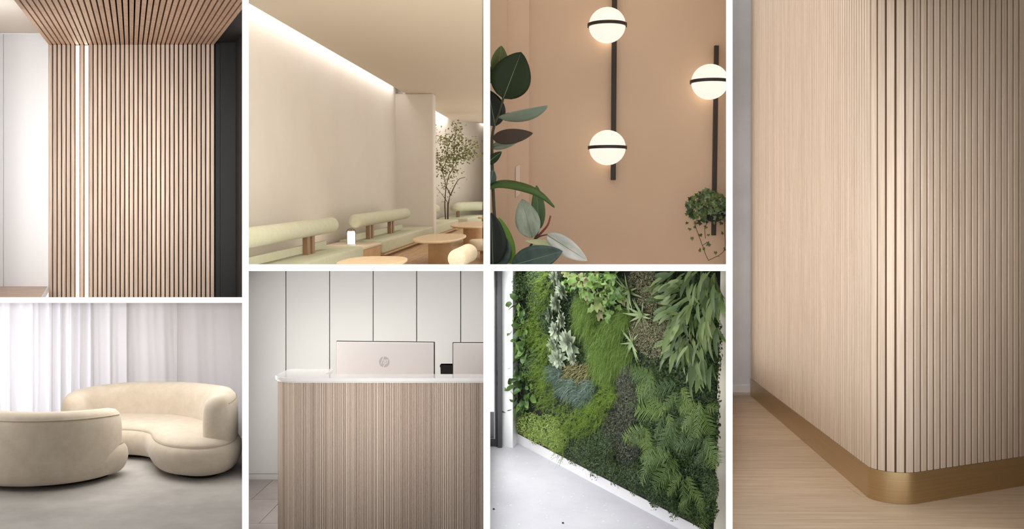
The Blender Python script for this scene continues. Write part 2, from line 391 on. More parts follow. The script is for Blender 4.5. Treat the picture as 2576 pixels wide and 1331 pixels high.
def sofa(label, loc, rot):
    t = thing('curved_sofa', label, 'sofa', loc, R5, rot, 'curved sofas on the concrete floor')
    C = Vector((-3.4, 8.65))
    front = [(-3.72, 8.72), (-3.59, 8.70), (-3.45, 8.63), (-3.345, 8.52), (-3.25, 8.33), (-3.13, 8.12), (-2.98, 7.95), (-2.80, 7.85), (-2.64, 7.83),
             (-2.52, 7.90), (-2.455, 8.04), (-2.46, 8.28), (-2.55, 8.6), (-2.72, 8.88), (-2.98, 9.12), (-3.3, 9.34), (-3.6, 9.45), (-3.95, 9.48),
             (-4.2, 9.36), (-4.36, 9.12), (-4.38, 8.9), (-4.24, 8.77), (-4.0, 8.72)]
    pts = catmull([(x - C.x, y - C.y, 0) for x, y in front], 6, True)
    pts = [(p.x, p.y) for p in pts]
    nr = outline_normals(pts)
    ring = lambda off, z: [(p[0] + q.x * off, p[1] + q.y * off, z) for p, q in zip(pts, nr)]
    b = MB()
    b.loft([ring(o, z) for z, o in ((.035, -.06), (.045, -.025), (.07, .0), (.12, .025), (.18, .035), (.23, .028), (.265, .01), (.28, -.006),
                                    (.284, -.012), (.29, -.012), (.305, -.02), (.325, -.05), (.338, -.10), (.343, -.17))])
    obj('seat', b.mesh('seat', True), M['velvet'], t)
    pp = MB(); pp.tube([Vector(p) for p in ring(-.006, .286)] + [Vector(ring(-.006, .286)[0])], .0022, 5, False)
    obj('piping', pp.mesh('piping', True), M['velvet_piping'], t)
    obj('plinth', MB().loft([ring(-.13, 0), ring(-.13, .05)]), M['black_base'], t)
    # backrest: a rounded wall swept along an arc
    path = [(-4.26, 8.97, .60), (-4.25, 9.16, .62), (-4.12, 9.36, .635), (-3.88, 9.47, .645), (-3.6, 9.45, .65), (-3.3, 9.34, .66), (-3.0, 9.10, .67),
            (-2.76, 8.78, .69), (-2.63, 8.46, .70), (-2.585, 8.2, .70), (-2.585, 8.1, .695)]
    pc = catmull([(x - C.x, y - C.y, h) for x, y, h in path], 6)
    rings = []; n = len(pc)
    # section: (across, height fraction) around a tall rounded shape
    sec = [(-.075, 0.03), (-.098, .08), (-.112, .2), (-.122, .45), (-.122, .7), (-.116, .84), (-.098, .93), (-.062, .985), (0, 1.0),
           (.062, .985), (.098, .93), (.116, .84), (.122, .7), (.122, .45), (.118, .2), (.105, .08), (.08, .03)]
    for i, p in enumerate(pc):
        d = pc[min(i + 1, n - 1)] - pc[max(i - 1, 0)]; d.z = 0; d.normalize(); a = Vector((d.y, -d.x, 0))
        rings.append([Vector((p.x, p.y, 0)) + a * s_ + Vector((0, 0, .03 + (p.z - .03) * h)) for s_, h in sec])
    # rounded ends
    def endcap(i, sgn):
        p = pc[i]; d = (pc[1] - pc[0]) if i == 0 else (pc[-1] - pc[-2]); d.z = 0; d.normalize(); d *= sgn
        a = Vector((d.y, -d.x, 0)) * sgn; out = []
        for k in (1, 2, 3, 4, 5):
            th = k / 5 * PI / 2 * .98; c, s_ = math.cos(th), math.sin(th)
            out.append([Vector((p.x, p.y, 0)) + a * x * c + d * (.105 * s_) + Vector((0, 0, .03 + (p.z - .03) * (h if h < .4 else .4 + (h - .4) * (1 - .34 * (1 - c))))) for x, h in sec])
        return out
    e0 = endcap(0, -1)[::-1]; e1 = endcap(-1, 1)
    bb = MB(); bb.loft(e0 + rings + e1)
    obj('backrest', bb.mesh('backrest', True), M['velvet'], t)
    # piping along the upper outer edge
    side = -1 if False else 1
    tops = []
    for i, p in enumerate(pc):
        d = pc[min(i + 1, n - 1)] - pc[max(i - 1, 0)]; d.z = 0; d.normalize(); a = Vector((d.y, -d.x, 0))
        tops.append(Vector((p.x, p.y, 0)) - a * .108 + Vector((0, 0, .03 + (p.z - .03) * .9)))
    obj('piping', MB().tube(tops, .0035, 5).mesh('piping', True), M['velvet_piping'], t)
    for k, (fx, fy) in enumerate(((-.55, .62), (.45, -.5), (-.6, .3))):
        obj('foot', MB().lathe([(.05, -.0), (.055, .01), (.055, .05)], 14, (fx, fy, 0)), M['black_base'], t)
    return t
def room_curtain():
    zf = -1.861
    fl = struct('floor_concrete', MB().box(P(-420, 0, 10.7).x, P(640, 0, 5.9).x, 5.9, 10.75, zf - .05, zf), M['concrete'], 'mottled grey concrete floor under the sofas')
    # sheer curtain in four widths
    rngc = random.Random(3)
    spans = ((-420, 236, 'leftmost white sheer curtain with tight backlit folds'), (230, 326, 'white curtain width with soft folds behind the left sofa'),
             (318, 452, 'smooth white curtain width behind the middle of the far sofa'), (446, 625, 'flat cream curtain width on the right behind the far sofa'))
    YB = 9.9
    for k, (xa, xb, lb) in enumerate(spans):
        t0, t1 = P(xa, 0, YB).x, P(xb, 0, YB).x
        b = MB(); nx = int((xb - xa) / 2.2); rows = 7; vv = []; 
        for j in range(rows):
            for i in range(nx + 1):
                u = i / nx; px = xa + (xb - xa) * u
                amp = .045 if k == 0 else (.035 if k == 1 else .015)
                per = (46 + 10 * math.sin(px * .021)) if k == 0 else (52 if k == 1 else 95)
                ph = px / per * 2 * PI
                h = j / (rows - 1)
                dy = amp * (math.sin(ph + .5 * math.sin(ph * .37)) + .45 * math.sin(ph * 2.3 + 1.1)) * (1 - .12 * h)
                dy += -.022 * k + (.05 if (k and i < 3) else 0)
                vv.append((t0 + (t1 - t0) * u, dy + .004 * math.sin(px * .3 + h * 5), h * 1.62))
        ff = []
        for j in range(rows - 1):
            for i in range(nx):
                a = j * (nx + 1) + i; ff.append((a, a + 1, a + nx + 2, a + nx + 1))
        b.add([(v[0] - (t0 + t1) / 2, v[1], v[2]) for v in vv], ff)
        o = obj('curtain', b.mesh('curtain', True), M['sheer'], Mx=Matrix.Translation(((t0 + t1) / 2, YB, zf + .012)))
        so = o.modifiers.new('thick', 'SOLIDIFY'); so.thickness = .003
        tag(o, lb, 'curtain', 'sheer curtain widths behind the sofas')
    struct('wall_window_side', MB().box(P(-420, 0, 10.78).x, P(617, 0, 10.78).x, 10.74, 10.8, zf, P(0, 755, 10.75).z + .1), M['white_wall'], 'white wall hidden behind the sheer curtains')
    sofa('curved cream velvet sofa facing the viewer, standing before the curtain', (-3.43, 8.65, zf), 0)
    sofa('curved cream velvet sofa seen from behind, at the left edge', (-4.42, 8.36, zf), PI)
room_curtain()
fit_room(-405, 617, 755, 1505)

# ================================================================== ROOM 2: LOUNGE
M['plaster'] = mat('plaster', rgb(216, 206, 194), .9, col2=rgb(219, 210, 198), scale=2)
M['plaster_ceiling'] = mat('plaster_ceiling', rgb(204, 189, 168), .9)
M['sage'] = mat('sage', rgb(198, 197, 170), .9, col2=rgb(204, 203, 178), scale=20, bump=.05, spec=.1)
M['cream_boucle'] = mat('cream_boucle', rgb(232, 216, 186), .95, col2=rgb(240, 226, 200), scale=60, bump=.2, spec=.1)
M['lounge_oak'] = mat('lounge_oak', rgb(190, 150, 104), .5, col2=rgb(208, 170, 124), scale=6, stretch=(1, 1, 1), bump=.03)
M['lounge_oak_top'] = mat('lounge_oak_top', rgb(214, 186, 146), .45, col2=rgb(222, 196, 158), scale=6, stretch=(6, 1, 1))
M['lounge_floor'] = mat('lounge_floor', rgb(176, 138, 98), .5, col2=rgb(198, 160, 118), scale=5, stretch=(9, .6, 1), rand=.06)
M['pale_oak'] = mat('pale_oak', rgb(226, 208, 182), .5)
M['bench_wood'] = mat('bench_wood', rgb(148, 116, 86), .5)
M['glass_lamp'] = mat('glass_lamp', rgb(255, 252, 246), .4, emit=(1, .95, .88, 1), estr=4)
M['dark_metal'] = mat('dark_metal', rgb(52, 44, 40), .4, .7)
M['bark'] = mat('bark', rgb(78, 64, 48), .9)
M['tree_leaf'] = leafmat('tree_leaf', [rgb(92, 98, 48), rgb(122, 126, 66), rgb(150, 150, 92)], .6, .2)
def room_lounge():
    R = R2; h = .722; c = 1.31; XE = -2.28; XW = -2.42
    # wall with a curved far end
    inner = [(XW, 4.0), (XW, 17.2)]
    n = 14
    for k in range(1, n + 1):
        a = PI - k / n * PI / 2
        inner.append((-.7 + 1.72 * math.cos(a), 17.2 + 2.15 * math.sin(a)))
    inner.append((1.0, 19.35))
    outer = [(1.0, 19.5)] + [(-.7 + 1.87 * math.cos(PI / 2 + k / n * PI / 2), 17.2 + 2.3 * math.sin(PI / 2 + k / n * PI / 2)) for k in range(n + 1)] + [(XW - .15, 4.0)]
    wm = MB().prism(inner + outer, -h - .05, c + .3)
    struct('wall_lounge', wm, M['plaster'], 'long white plaster wall with curved far end in the lounge', R)
    ce = [(XE, 4.0), (XE, 17.2)]
    for k in range(1, n + 1):
        a = PI - k / n * PI / 2
        ce.append((-.7 + 1.58 * math.cos(a), 17.2 + 2.0 * math.sin(a)))
    ce += [(1.2, 19.2), (1.2, 4.0)]
    cm = MB().prism(ce, c, c + .03)
    struct('ceiling_lounge', cm, M['plaster_ceiling'], 'smooth beige ceiling with a light cove along the wall', R)
    struct('ceiling_cove', MB().box(XW - .15, 1.2, 4.0, 19.5, c + .25, c + .3), M['plaster'], 'white closing panel above the light cove', R)
    pl = struct('wall_pilaster', MB().box(XW - .06, -1.888, 12.75, 12.98, -h, c + .002), M['plaster'], 'white plaster pier between the benches', R)
    bevel(pl, .02, 3)
    # plank floor
    fl = struct('floor_lounge', MB().box(-2.45, 1.2, 4.0, 19.4, -h - .06, -h - .012), M['bench_wood'], 'oak plank floor of the lounge', R)
    nw = 26; pw = 3.0 / nw
    pm = MB().box(0, pw - .003, 0, 15.0, 0, .012).mesh('plank')
    for k in range(nw):
        obj('plank', pm, M['lounge_floor'], fl, Matrix.Translation((-2.0 + k * pw, 4.1, -h - .012)))
    # benches -----------------------------------------------------
    def rounded_rect(x0, x1, z0, z1, r=.03, n=4):
        out = []
        for cx, cz, a0 in ((x1 - r, z0 + r, -PI / 2), (x1 - r, z1 - r, 0), (x0 + r, z1 - r, PI / 2), (x0 + r, z0 + r, PI)):
            for k in range(n + 1):
                a = a0 + k / n * PI / 2; out.append((cx + r * math.cos(a), cz + r * math.sin(a)))
        return out
    def bench(label, y0, y1, ry0, ry1, posts):
        t = thing('lounge_bench', label, 'bench', (-2.1, (y0 + y1) / 2, -h), R, 0, 'sage benches along the lounge wall')
        oy = (y0 + y1) / 2
        sec = rounded_rect(-.28, .2, .045, .185, .022)
        b = MB()
        def rg(y, s): return [(-.04 + (x + .04) * s, y - oy, .115 + (z - .115) * s) for x, z in sec]
        b.loft([rg(y0, .9), rg(y0 + .008, .96), rg(y0 + .022, 1), rg(y1 - .022, 1), rg(y1 - .008, .96), rg(y1, .9)])
        obj('seat', b.mesh('seat', True), M['sage'], t)
        obj('plinth', MB().box(-.26, .16, y0 - oy + .02, y1 - oy - .02, 0, .045), M['bench_wood'], t)
        obj('rail', MB().box(.15, .205, y0 - oy + .01, y1 - oy, .03, .046), M['lounge_oak'], t)
        zr = .397; r = .068; xr = 0.0
        prof = [(.35, 0), (.8, .012), (1, .045)]
        pts = []; rad = []
        L = ry1 - ry0
        for s, dy in prof: pts.append((xr, ry0 - oy + dy, zr)); rad.append(r * s)
        for s, dy in prof[::-1]: pts.append((xr, ry1 - oy - dy, zr)); rad.append(r * s)
        obj('backrest', MB().tube(pts, rad, 28).mesh('backrest', True), M['sage'], t)
        for py_ in posts:
            for q in (0, .14):
                obj('post', MB().box(-.03, .01, py_ - oy + q, py_ - oy + q + .075, .17, zr), M['bench_wood'], t)
        obj('back_rail', MB().box(-.06, -.03, ry0 - oy + .1, ry1 - oy - .1, .2, .26), M['sage'], t)
        return t
    bench('nearest sage green bench with bolster backrest at the left edge', 4.6, 8.37, 4.6, 8.02, (7.2, 5.2))
    bench('middle sage green bench with bolster, between the glowing lamp and the white pier', 9.32, 12.72, 8.85, 11.7, (9.5, 10.65))
    bench('short sage green bench seat beyond the white pier', 13.0, 15.7, 13.0, 14.4, (13.6,))
    # far curved bench
    t = thing('curved_bench', 'curved sage green bench along the rounded far wall', 'bench', (-1.4, 17.9, -h), R)
    def arc(off, n=16, y0=16.3):
        pts = [(XW + off, y0)]
        for k in range(n + 1):
            a = PI - k / n * PI / 2
            pts.append((-.7 + (1.72 - off) * math.cos(a), 17.2 + (2.15 - off) * math.sin(a)))
        pts.append((.9, 19.35 - off)); return pts
    A = arc(.08); B = arc(.62)
    O = Vector((-1.4, 17.9, 0))
    b = MB(); b.prism([(x - O.x, y - O.y) for x, y in A] + [(x - O.x, y - O.y) for x, y in B[::-1]], .05, .185)
    bevel(obj('seat', b.mesh('seat'), M['sage'], t), .03, 3)
    b = MB(); A2 = arc(.1); B2 = arc(.57)
    b.prism([(x - O.x, y - O.y) for x, y in A2] + [(x - O.x, y - O.y) for x, y in B2[::-1]], 0, .05)
    obj('plinth', b, M['bench_wood'], t)
    q = [(x - O.x, y - O.y, .36) for x, y in arc(.34, 16, 16.45)]
    obj('backrest', MB().tube(q, [.06] + [.09] * (len(q) - 1), 20).mesh('backrest', True), M['sage'], t)
    for x, y in ((-2.05, 16.75), (-2.05, 16.95), (-1.62, 18.42), (-1.5, 18.5)):
        obj('post', MB().box(x - O.x - .02, x - O.x + .02, y - O.y - .02, y - O.y + .02, .17, .34), M['bench_wood'], t)
    # oak box and lamp
    t = thing('side_box', 'low oak side box between the two benches, carrying the glowing lamp', 'side table', (-2.1, 8.84, -h), R)
    obj('body', MB().box(-.27, .17, -.44, .44, 0, .143), M['lounge_oak'], t)
    bevel(obj('top', MB().box(-.28, .18, -.45, .45, .143, .165), M['pale_oak'], t), .004)
    t = thing('table_lamp', 'small glowing glass lantern with metal handle on the oak box', 'lamp', (-2.1, 8.72, -h + .165), R)
    obj('base', MB().lathe([(.044, 0), (.044, .016), (.04, .02)], 20), M['cabinet_white'], t)
    obj('shade', MB().lathe([(.034, .02), (.037, .03), (.037, .125), (.032, .14), (.02, .145)], 20).mesh('shade', True), M['glass_lamp'], t)
    obj('cap', MB().lathe([(.03, .143), (.03, .15), (.006, .153), (.006, .168), (.002, .17)], 14), M['bronze_trim'], t)
    hp = [(-.042, 0, .01), (-.042, 0, .14)] + [(-.042 * math.cos(a), 0, .14 + .025 * math.sin(a)) for a in (.4, .9, 1.57, 2.2, 2.7)] + [(.042, 0, .14), (.042, 0, .01)]
    obj('handle', MB().tube(hp, .0025, 6), M['dark_metal'], t)
    # tables
    def superell(a, b, e, n=40):
        o = []
        for k in range(n):
            th = 2 * PI * k / n; cs, sn = math.cos(th), math.sin(th)
            o.append((a * abs(cs) ** (2 / e) * (1 if cs > 0 else -1), b * abs(sn) ** (2 / e) * (1 if sn > 0 else -1)))
        return o
    def table(label, px, py, wpx, ratio, rot=0):
        z = -h + .252; p = Pz(px, py, z, R); a = wpx * p.y / F / 2
        t = thing('coffee_table', label, 'table', (p.x, p.y, -h), R, rot, 'rounded oak lounge tables')
        so = superell(a, a * ratio, 2.7)
        sc = lambda s, zz: [(x * s, y * s, zz) for x, y in so]
        obj('tabletop', MB().loft([sc(.94, .226), sc(.99, .234), sc(1, .242), sc(.99, .25), sc(.975, .252)]).mesh('tabletop'), M['lounge_oak_top'], t)
        lo = superell(a * .5, a * .62, 3.2)
        obj('pedestal', MB().loft([[(x, y, 0) for x, y in lo], [(x, y, .228) for x, y in lo]]), M['lounge_oak'], t)
        return t
    table('oak table with rounded corners in the middle, in front of the white pier', 1108, 596, 119, 3.0, 0)
    table('oak table farther back, right of the middle table', 1192, 563, 104, 3.2, 0)
    table('oak table cut off by the bottom edge of the lounge view', 938, 655, 162, 1.85, 0)
    table('tiny far table edge against the curved bench at the right', 1222, 546, 40, 1.0, 0)
    # stools
    p = Pz(1166, 690, -h + .16, R)
    t = thing('bolster_chair', 'cream chair with cylindrical bolster back at the lower right of the lounge', 'chair', (p.x, p.y, -h), R, 0)
    ax0 = P(1147, 650, p.y - .02, R) - Vector((p.x, p.y, -h)); 
    a0 = P(1148, 652, p.y - .10, R) - Vector((p.x, p.y, -h)); a1 = P(1184, 634, p.y + .22, R) - Vector((p.x, p.y, -h))
    dd = (a1 - a0); r = .062
    pts = [a0, a0 + dd * .02, a0 + dd * .05, a0 + dd * .85, a0 + dd * .95, a1]
    obj('backrest', MB().tube(pts, [r * .9, r * .97, r, r, r * .85, r * .45], 28).mesh('backrest', True), M['cream_boucle'], t)
    obj('seat', MB().lathe([(.10, .10), (.125, .12), (.125, .17), (.11, .19)], 28, (.12, .08, 0)).mesh('seat', True), M['cream_boucle'], t)
    for x, y in ((.05, 0), (.19, 0), (.05, .16), (.19, .16)):
        obj('leg', MB().box(x - .012, x + .012, y - .012, y + .012, 0, .11), M['lounge_oak'], t)
    p = Pz(1216, 604, -h + .19, R)
    t = thing('round_stool', 'round cream upholstered stool at the right edge beneath the farther table', 'stool', (p.x, p.y, -h), R, 0)
    rr = 36 * p.y / F
    obj('seat', MB().lathe([(rr * .93, .085), (rr, .10), (rr, .175), (rr * .96, .19), (rr * .85, .197), (0.01, .2)], 32).mesh('seat', True), M['cream_boucle'], t)
    obj('leg', MB().box(-.03, .0, -.05, .0, 0, .09), M['lounge_oak'], t); obj('leg', MB().box(.05, .08, -.05, 0, 0, .09), M['lounge_oak'], t)
    obj('leg', MB().box(-.03, .0, .05, .08, 0, .09), M['lounge_oak'], t)
    # tree
    YT = 16.1; base = Vector((P(1126, 545, YT, R).x, YT, -h))
    t = thing('indoor_tree', 'slender indoor tree with small olive leaves behind the short bench', 'tree', base, R)
    rt = random.Random(5)
    def TP(px, py, dy=0): return P(px, py, YT + dy, R) - base
    br = [[(1126, 560), (1127, 515), (1128, 512), (1131, 495), (1133, 492)], [(1133, 492), (1128, 480), (1122, 468), (1118, 450), (1112, 430)],
          [(1133, 492), (1140, 476), (1147, 462), (1156, 450), (1170, 446)], [(1128, 512), (1118, 498), (1108, 484), (1097, 471)],
          [(1122, 545), (1119, 520), (1120, 500), (1120, 490), (1124, 462), (1130, 440), (1138, 425), (1141, 400), (1143, 370), (1146, 330), (1148, 320)],
          [(1112, 430), (1106, 410), (1100, 395), (1096, 385)], [(1118, 450), (1113, 425), (1120, 410), (1122, 380), (1110, 350), (1102, 340)],
          [(1141, 400), (1152, 392), (1170, 380), (1185, 368), (1198, 358)], [(1143, 370), (1155, 358), (1163, 350)], [(1141, 405), (1128, 390), (1125, 360), (1130, 345)],
          [(1152, 392), (1165, 395), (1180, 385), (1192, 388)], [(1138, 425), (1150, 430), (1152, 440)], [(1122, 468), (1118, 476), (1112, 470)]]
    leaves = MB()
    for k, pts in enumerate(br):
        dys = 0; q = []
        for i, (x, y) in enumerate(pts):
            q.append(TP(x, y, (rt.random() - .5) * .5 * (i / len(pts)) + .0))
        if k in (0, 4): q[0] = Vector((q[0].x, q[0].y, .0))
        r0 = (.016 if k == 0 else .011 if k in (1, 2, 4) else .006)
        cc = catmull(q, 4); nn = len(cc)
        obj('trunk' if k == 0 else 'branch', MB().tube(cc, [r0 * (1 - .6 * i / nn) for i in range(nn)], 5).mesh('branch', True), M['bark'], t)
        if k in (5, 6, 7, 8, 9, 10, 4):
            cnt = {4: 230, 6: 170, 7: 150}.get(k, 95)
            for _ in range(cnt):
                f = rt.random() if k != 4 else .55 + .45 * rt.random()
                p0 = cc[int(f * (nn - 1))] + Vector((rt.gauss(0, .07), rt.gauss(0, .08), rt.gauss(0, .06)))
                p0.x = max(p0.x, -2.36 - base.x)
                d = Vector((rt.gauss(0, 1), rt.gauss(0, 1), rt.gauss(-.2, .7))).normalized(); s = d.orthogonal().normalized()
                L = .035 + .03 * rt.random()
                leaves.add([p0, p0 + d * L * .5 + s * L * .3, p0 + d * L, p0 + d * L * .5 - s * L * .3], [(0, 1, 2, 3)])
        elif k in (1, 2, 3, 11, 12):
            for _ in range(16):
                p0 = cc[int(rt.random() * (nn - 1))] + Vector((rt.gauss(0, .04), rt.gauss(0, .05), rt.gauss(0, .04)))
                p0.x = max(p0.x, -2.36 - base.x)
                d = Vector((rt.gauss(0, 1), rt.gauss(0, 1), rt.gauss(0, .7))).normalized(); s = d.orthogonal().normalized(); L = .035
                leaves.add([p0, p0 + d * L * .5 + s * L * .3, p0 + d * L, p0 + d * L * .5 - s * L * .3], [(0, 1, 2, 3)])
    tag(obj('foliage', leaves, M['tree_leaf'], t), None, kind='stuff')
room_lounge()
fit_room(617, 1224.5, -645, 673.5)

# ================================================================== ROOM 6: RECEPTION
M['panel_grey'] = mat('panel_grey', rgb(216, 215, 212), .6)
M['slab_white'] = mat('slab_white', rgb(238, 236, 234), .12, coat=.5)
M['rib_wood'] = leafmat('rib_wood', [rgb(188, 166, 150), rgb(216, 198, 183), rgb(202, 181, 166), rgb(230, 213, 196), rgb(196, 175, 162), rgb(220, 200, 185)], .6, 0, .3)
M['rib_gap'] = mat('rib_gap', rgb(162, 140, 125), .8)
M['floor_grey'] = mat('floor_grey', rgb(150, 140, 136), .5, col2=rgb(164, 154, 150), scale=3, detail=6, rand=.03)
M['monitor_white'] = mat('monitor_white', rgb(222, 216, 214), .4)
M['monitor_dark'] = mat('monitor_dark', rgb(40, 34, 33), .4)
M['logo_grey'] = mat('logo_grey', rgb(186, 178, 178), .5)
M['matte_black'] = mat('matte_black', rgb(10, 9, 9), .7)
def room_reception():
    Wb = 7.1; zf = -1.67
    wl = struct('wall_reception', MB().box(P(612, 0, Wb).x, P(1228, 0, Wb).x, Wb + .02, Wb + .08, zf, P(0, 672, Wb).z), M['black_felt'], 'wall of tall grey-white panels with thin dark joints behind the desk')
    sx = [600, 719, 829, 938.5, 1048, 1159, 1268]
    for a, b in zip(sx[:-1], sx[1:]):
        if a < 612: a = 614
        b = min(b, 1227)
        o = obj('panel', MB().box(P(a, 0, Wb).x + .003, P(b, 0, Wb).x - .003, Wb, Wb + .02, P(0, 1192, Wb).z, P(0, 674, Wb).z), M['panel_grey'], wl)
        bevel(o, .002, 1)
    struct('baseboard_reception', MB().box(P(612, 0, Wb).x, P(1228, 0, Wb).x, Wb + .005, Wb + .02, zf - .02, P(0, 1192.5, Wb).z), M['panel_grey'], 'low grey baseboard under the tall panels')
    fl = struct('floor_reception', MB().box(P(612, 0, Wb).x, P(1228, 0, Wb).x, 4.1, Wb + .06, zf - .05, zf - .006), M['black_base'], 'grey tiled floor beside the reception desk')
    tile = MB().box(0, .596, 0, .596, 0, .006).mesh('tile')
    for i in range(4):
        for j in range(5):
            obj('tile', tile, M['floor_grey'], fl, Matrix.Translation((-2.1 + .6 * i + (.22 if j % 2 else 0) - .35, 4.1 + .6 * j, zf - .006)))
    # ---------------- desk
    XL, YFr, YBk, XI, YI, XR = -1.325, 4.985, 5.42, -1.06, 5.17, -.13
    t = thing('reception_desk', 'curved reception desk with fine vertical wood ribs and white slab top', 'desk', (-.7, 5.2, zf))
    O = Vector((-.7, 5.2, zf))
    def outline(inset, R=.15):
        xl, yf, yb = XL + inset, YFr + inset, YBk - inset
        pts = [(XR, yf)]
        r = R
        for k in range(9):
            a = -PI / 2 - k / 8 * PI / 2
            pts.append((xl + r + r * math.cos(a), yf + r + r * math.sin(a)))
        r2 = .03
        for k in range(4):
            a = PI - k / 3 * PI / 2
            pts.append((xl + r2 + r2 * math.cos(a), yb - r2 + r2 * math.sin(a)))
        return pts
    def ell(inset):
        return outline(inset) + [(XI - inset, YBk - inset), (XI - inset, YI - inset), (XR, YI - inset)]
    zs = -.6195 - zf
    loc = lambda pts: [(x - O.x, y - O.y) for x, y in pts][::-1]
    bevel(obj('countertop', MB().prism(loc(ell(0)), zs - .0195, zs), M['slab_white'], t), .003, 2)
    obj('sub_top', MB().prism(loc(ell(.008)), zs - .027, zs - .0195), M['slab_white'], t)
    obj('carcass', MB().prism(loc(ell(.021)), 0.0, zs - .027), M['rib_gap'], t)
    # ribs follow the outline
    ol = [Vector((x, y, 0)) for x, y in outline(.018)[:-3]]
    # resample
    seg = [0]
    for a, b in zip(ol[:-1], ol[1:]): seg.append(seg[-1] + (b - a).length)
    def at(s):
        for i in range(len(ol) - 1):
            if s <= seg[i + 1]:
                f = (s - seg[i]) / max(1e-9, seg[i + 1] - seg[i]); return ol[i].lerp(ol[i + 1], f), (ol[i + 1] - ol[i]).normalized()
        return ol[-1], (ol[-1] - ol[-2]).normalized()
    rr = random.Random(2); rib = MB(); s = 0
    while s < seg[-1] - .01:
        wdt = rr.choice((.005, .0065, .008, .0105)); p, d = at(s + wdt / 2); nrm = Vector((-d.y, d.x, 0))
        dep = rr.uniform(.003, .008)
        q = [p - d * wdt * .40, p - d * wdt * .3 + nrm * dep, p + d * wdt * .3 + nrm * dep, p + d * wdt * .40]
        q = [v - Vector((O.x, O.y, 0)) for v in q]
        lo = [Vector((v.x, v.y, 0)) for v in q]; hi = [Vector((v.x, v.y, zs - .028)) for v in q]
        n0 = len(rib.v); rib.add(lo + hi, [(0, 1, 5, 4), (1, 2, 6, 5), (2, 3, 7, 6), (4, 5, 6, 7)])
        s += wdt
    mm = M['rib_wood']
    tag(obj('rib_cladding', rib, mm, t), 'fine vertical pale wood ribs', kind='stuff')
    # working surface behind the ledge
    obj('worktop', MB().box(XI - O.x, XR - O.x, YI - O.y, 5.95 - O.y, zs - .36, zs - .335), M['cabinet_white'], t)
    zd = -.6195 - .335
    # ---------------- monitors
    def monitor(label, xa, ya, xb, yb, Ya, Yb, logo):
        a = P(xa, ya, Ya); b = P(xb, yb, Yb); wd = (b - a).length; mid = (a + b) / 2
        rot = math.atan2(b.y - a.y, b.x - a.x)
        t = thing('computer_monitor', label, 'monitor', (mid.x, mid.y, zd), I4, rot, 'monitors on the reception desk')
        top = mid.z - zd; ht = .345; hw = wd / 2
        bevel(obj('screen_frame', MB().box(-hw, hw, .012, .024, top - ht, top), M['monitor_dark'], t), .003)
        bevel(obj('back_cover', MB().box(-hw + .005, hw - .005, 0, .012, top - ht + .005, top - .005), M['monitor_white'], t), .003)
        obj('stand', MB().box(-.03, .03, -.025, -.005, .012, top - .24), M['monitor_white'], t)
        obj('foot', MB().box(-.12, .12, -.1, .09, 0, .012), M['monitor_white'], t)
        if logo:
            cz = top - (910 - 858.5) / F * mid.y; r = .0332; cx = logo
            lg = obj('logo', MB().loft([[(cx + r * math.cos(2 * PI * k / 40), y, cz + r * math.sin(2 * PI * k / 40)) for k in range(40)] for y in (-.0008, .0002)]), M['logo_grey'], t)
            lg['label'] = 'round grey logo with slanted letters hp'
            b = MB(); sl = .36
            def st(x0, z0, x1, z1):      # slanted bar in units of the radius
                pts = [(x0 + sl * z0, z0), (x1 + sl * z0, z0), (x1 + sl * z1, z1), (x0 + sl * z1, z1)]
                vs = [(cx + r * x, y, cz + r * z) for y in (-.0014, -.0007) for x, z in pts]
                b.add(vs, [(0, 1, 2, 3), (4, 5, 6, 7), (0, 1, 5, 4), (1, 2, 6, 5), (2, 3, 7, 6), (3, 0, 4, 7)])
            st(-.56, -.40, -.40, .98)        # h tall stroke
            st(-.40, .30, -.02, .44)         # h shoulder
            st(-.16, -.40, .0, .38)          # h second stroke
            st(.10, -.98, .26, .44)          # p tall stroke
            st(.26, .30, .58, .44); st(.46, -.36, .62, .40); st(.26, -.40, .56, -.26)
            obj('lettering', b, M['monitor_white'], lg)
    monitor('white-backed monitor with round grey hp logo behind the desk ledge', 844.5, 857.5, 1092.5, 860.5, 5.62, 5.54, -.002)
    monitor('second white-backed monitor, cut off at the right edge of the desk', 1138, 861.5, 1380, 861.5, 5.58, 5.58, None)
    p = P(1125, 917, 5.8)
    t = thing('desk_bin', 'small black bin between the two monitors', 'bin', (p.x, p.y, zd))
    hh = p.z - zd
    b = MB(); b.hexa([(-.033, -.04, 0), (.055, -.04, 0), (.055, .04, 0), (-.033, .04, 0)], [(-.04, -.045, hh), (.06, -.045, hh), (.06, .045, hh), (-.04, .045, hh)])
    obj('body', b, M['matte_black'], t); obj('rim', MB().box(-.043, .063, -.048, .048, hh - .012, hh), M['matte_black'], t)
room_reception()
fit_room(617, 1224.5, 673.5, 1505)

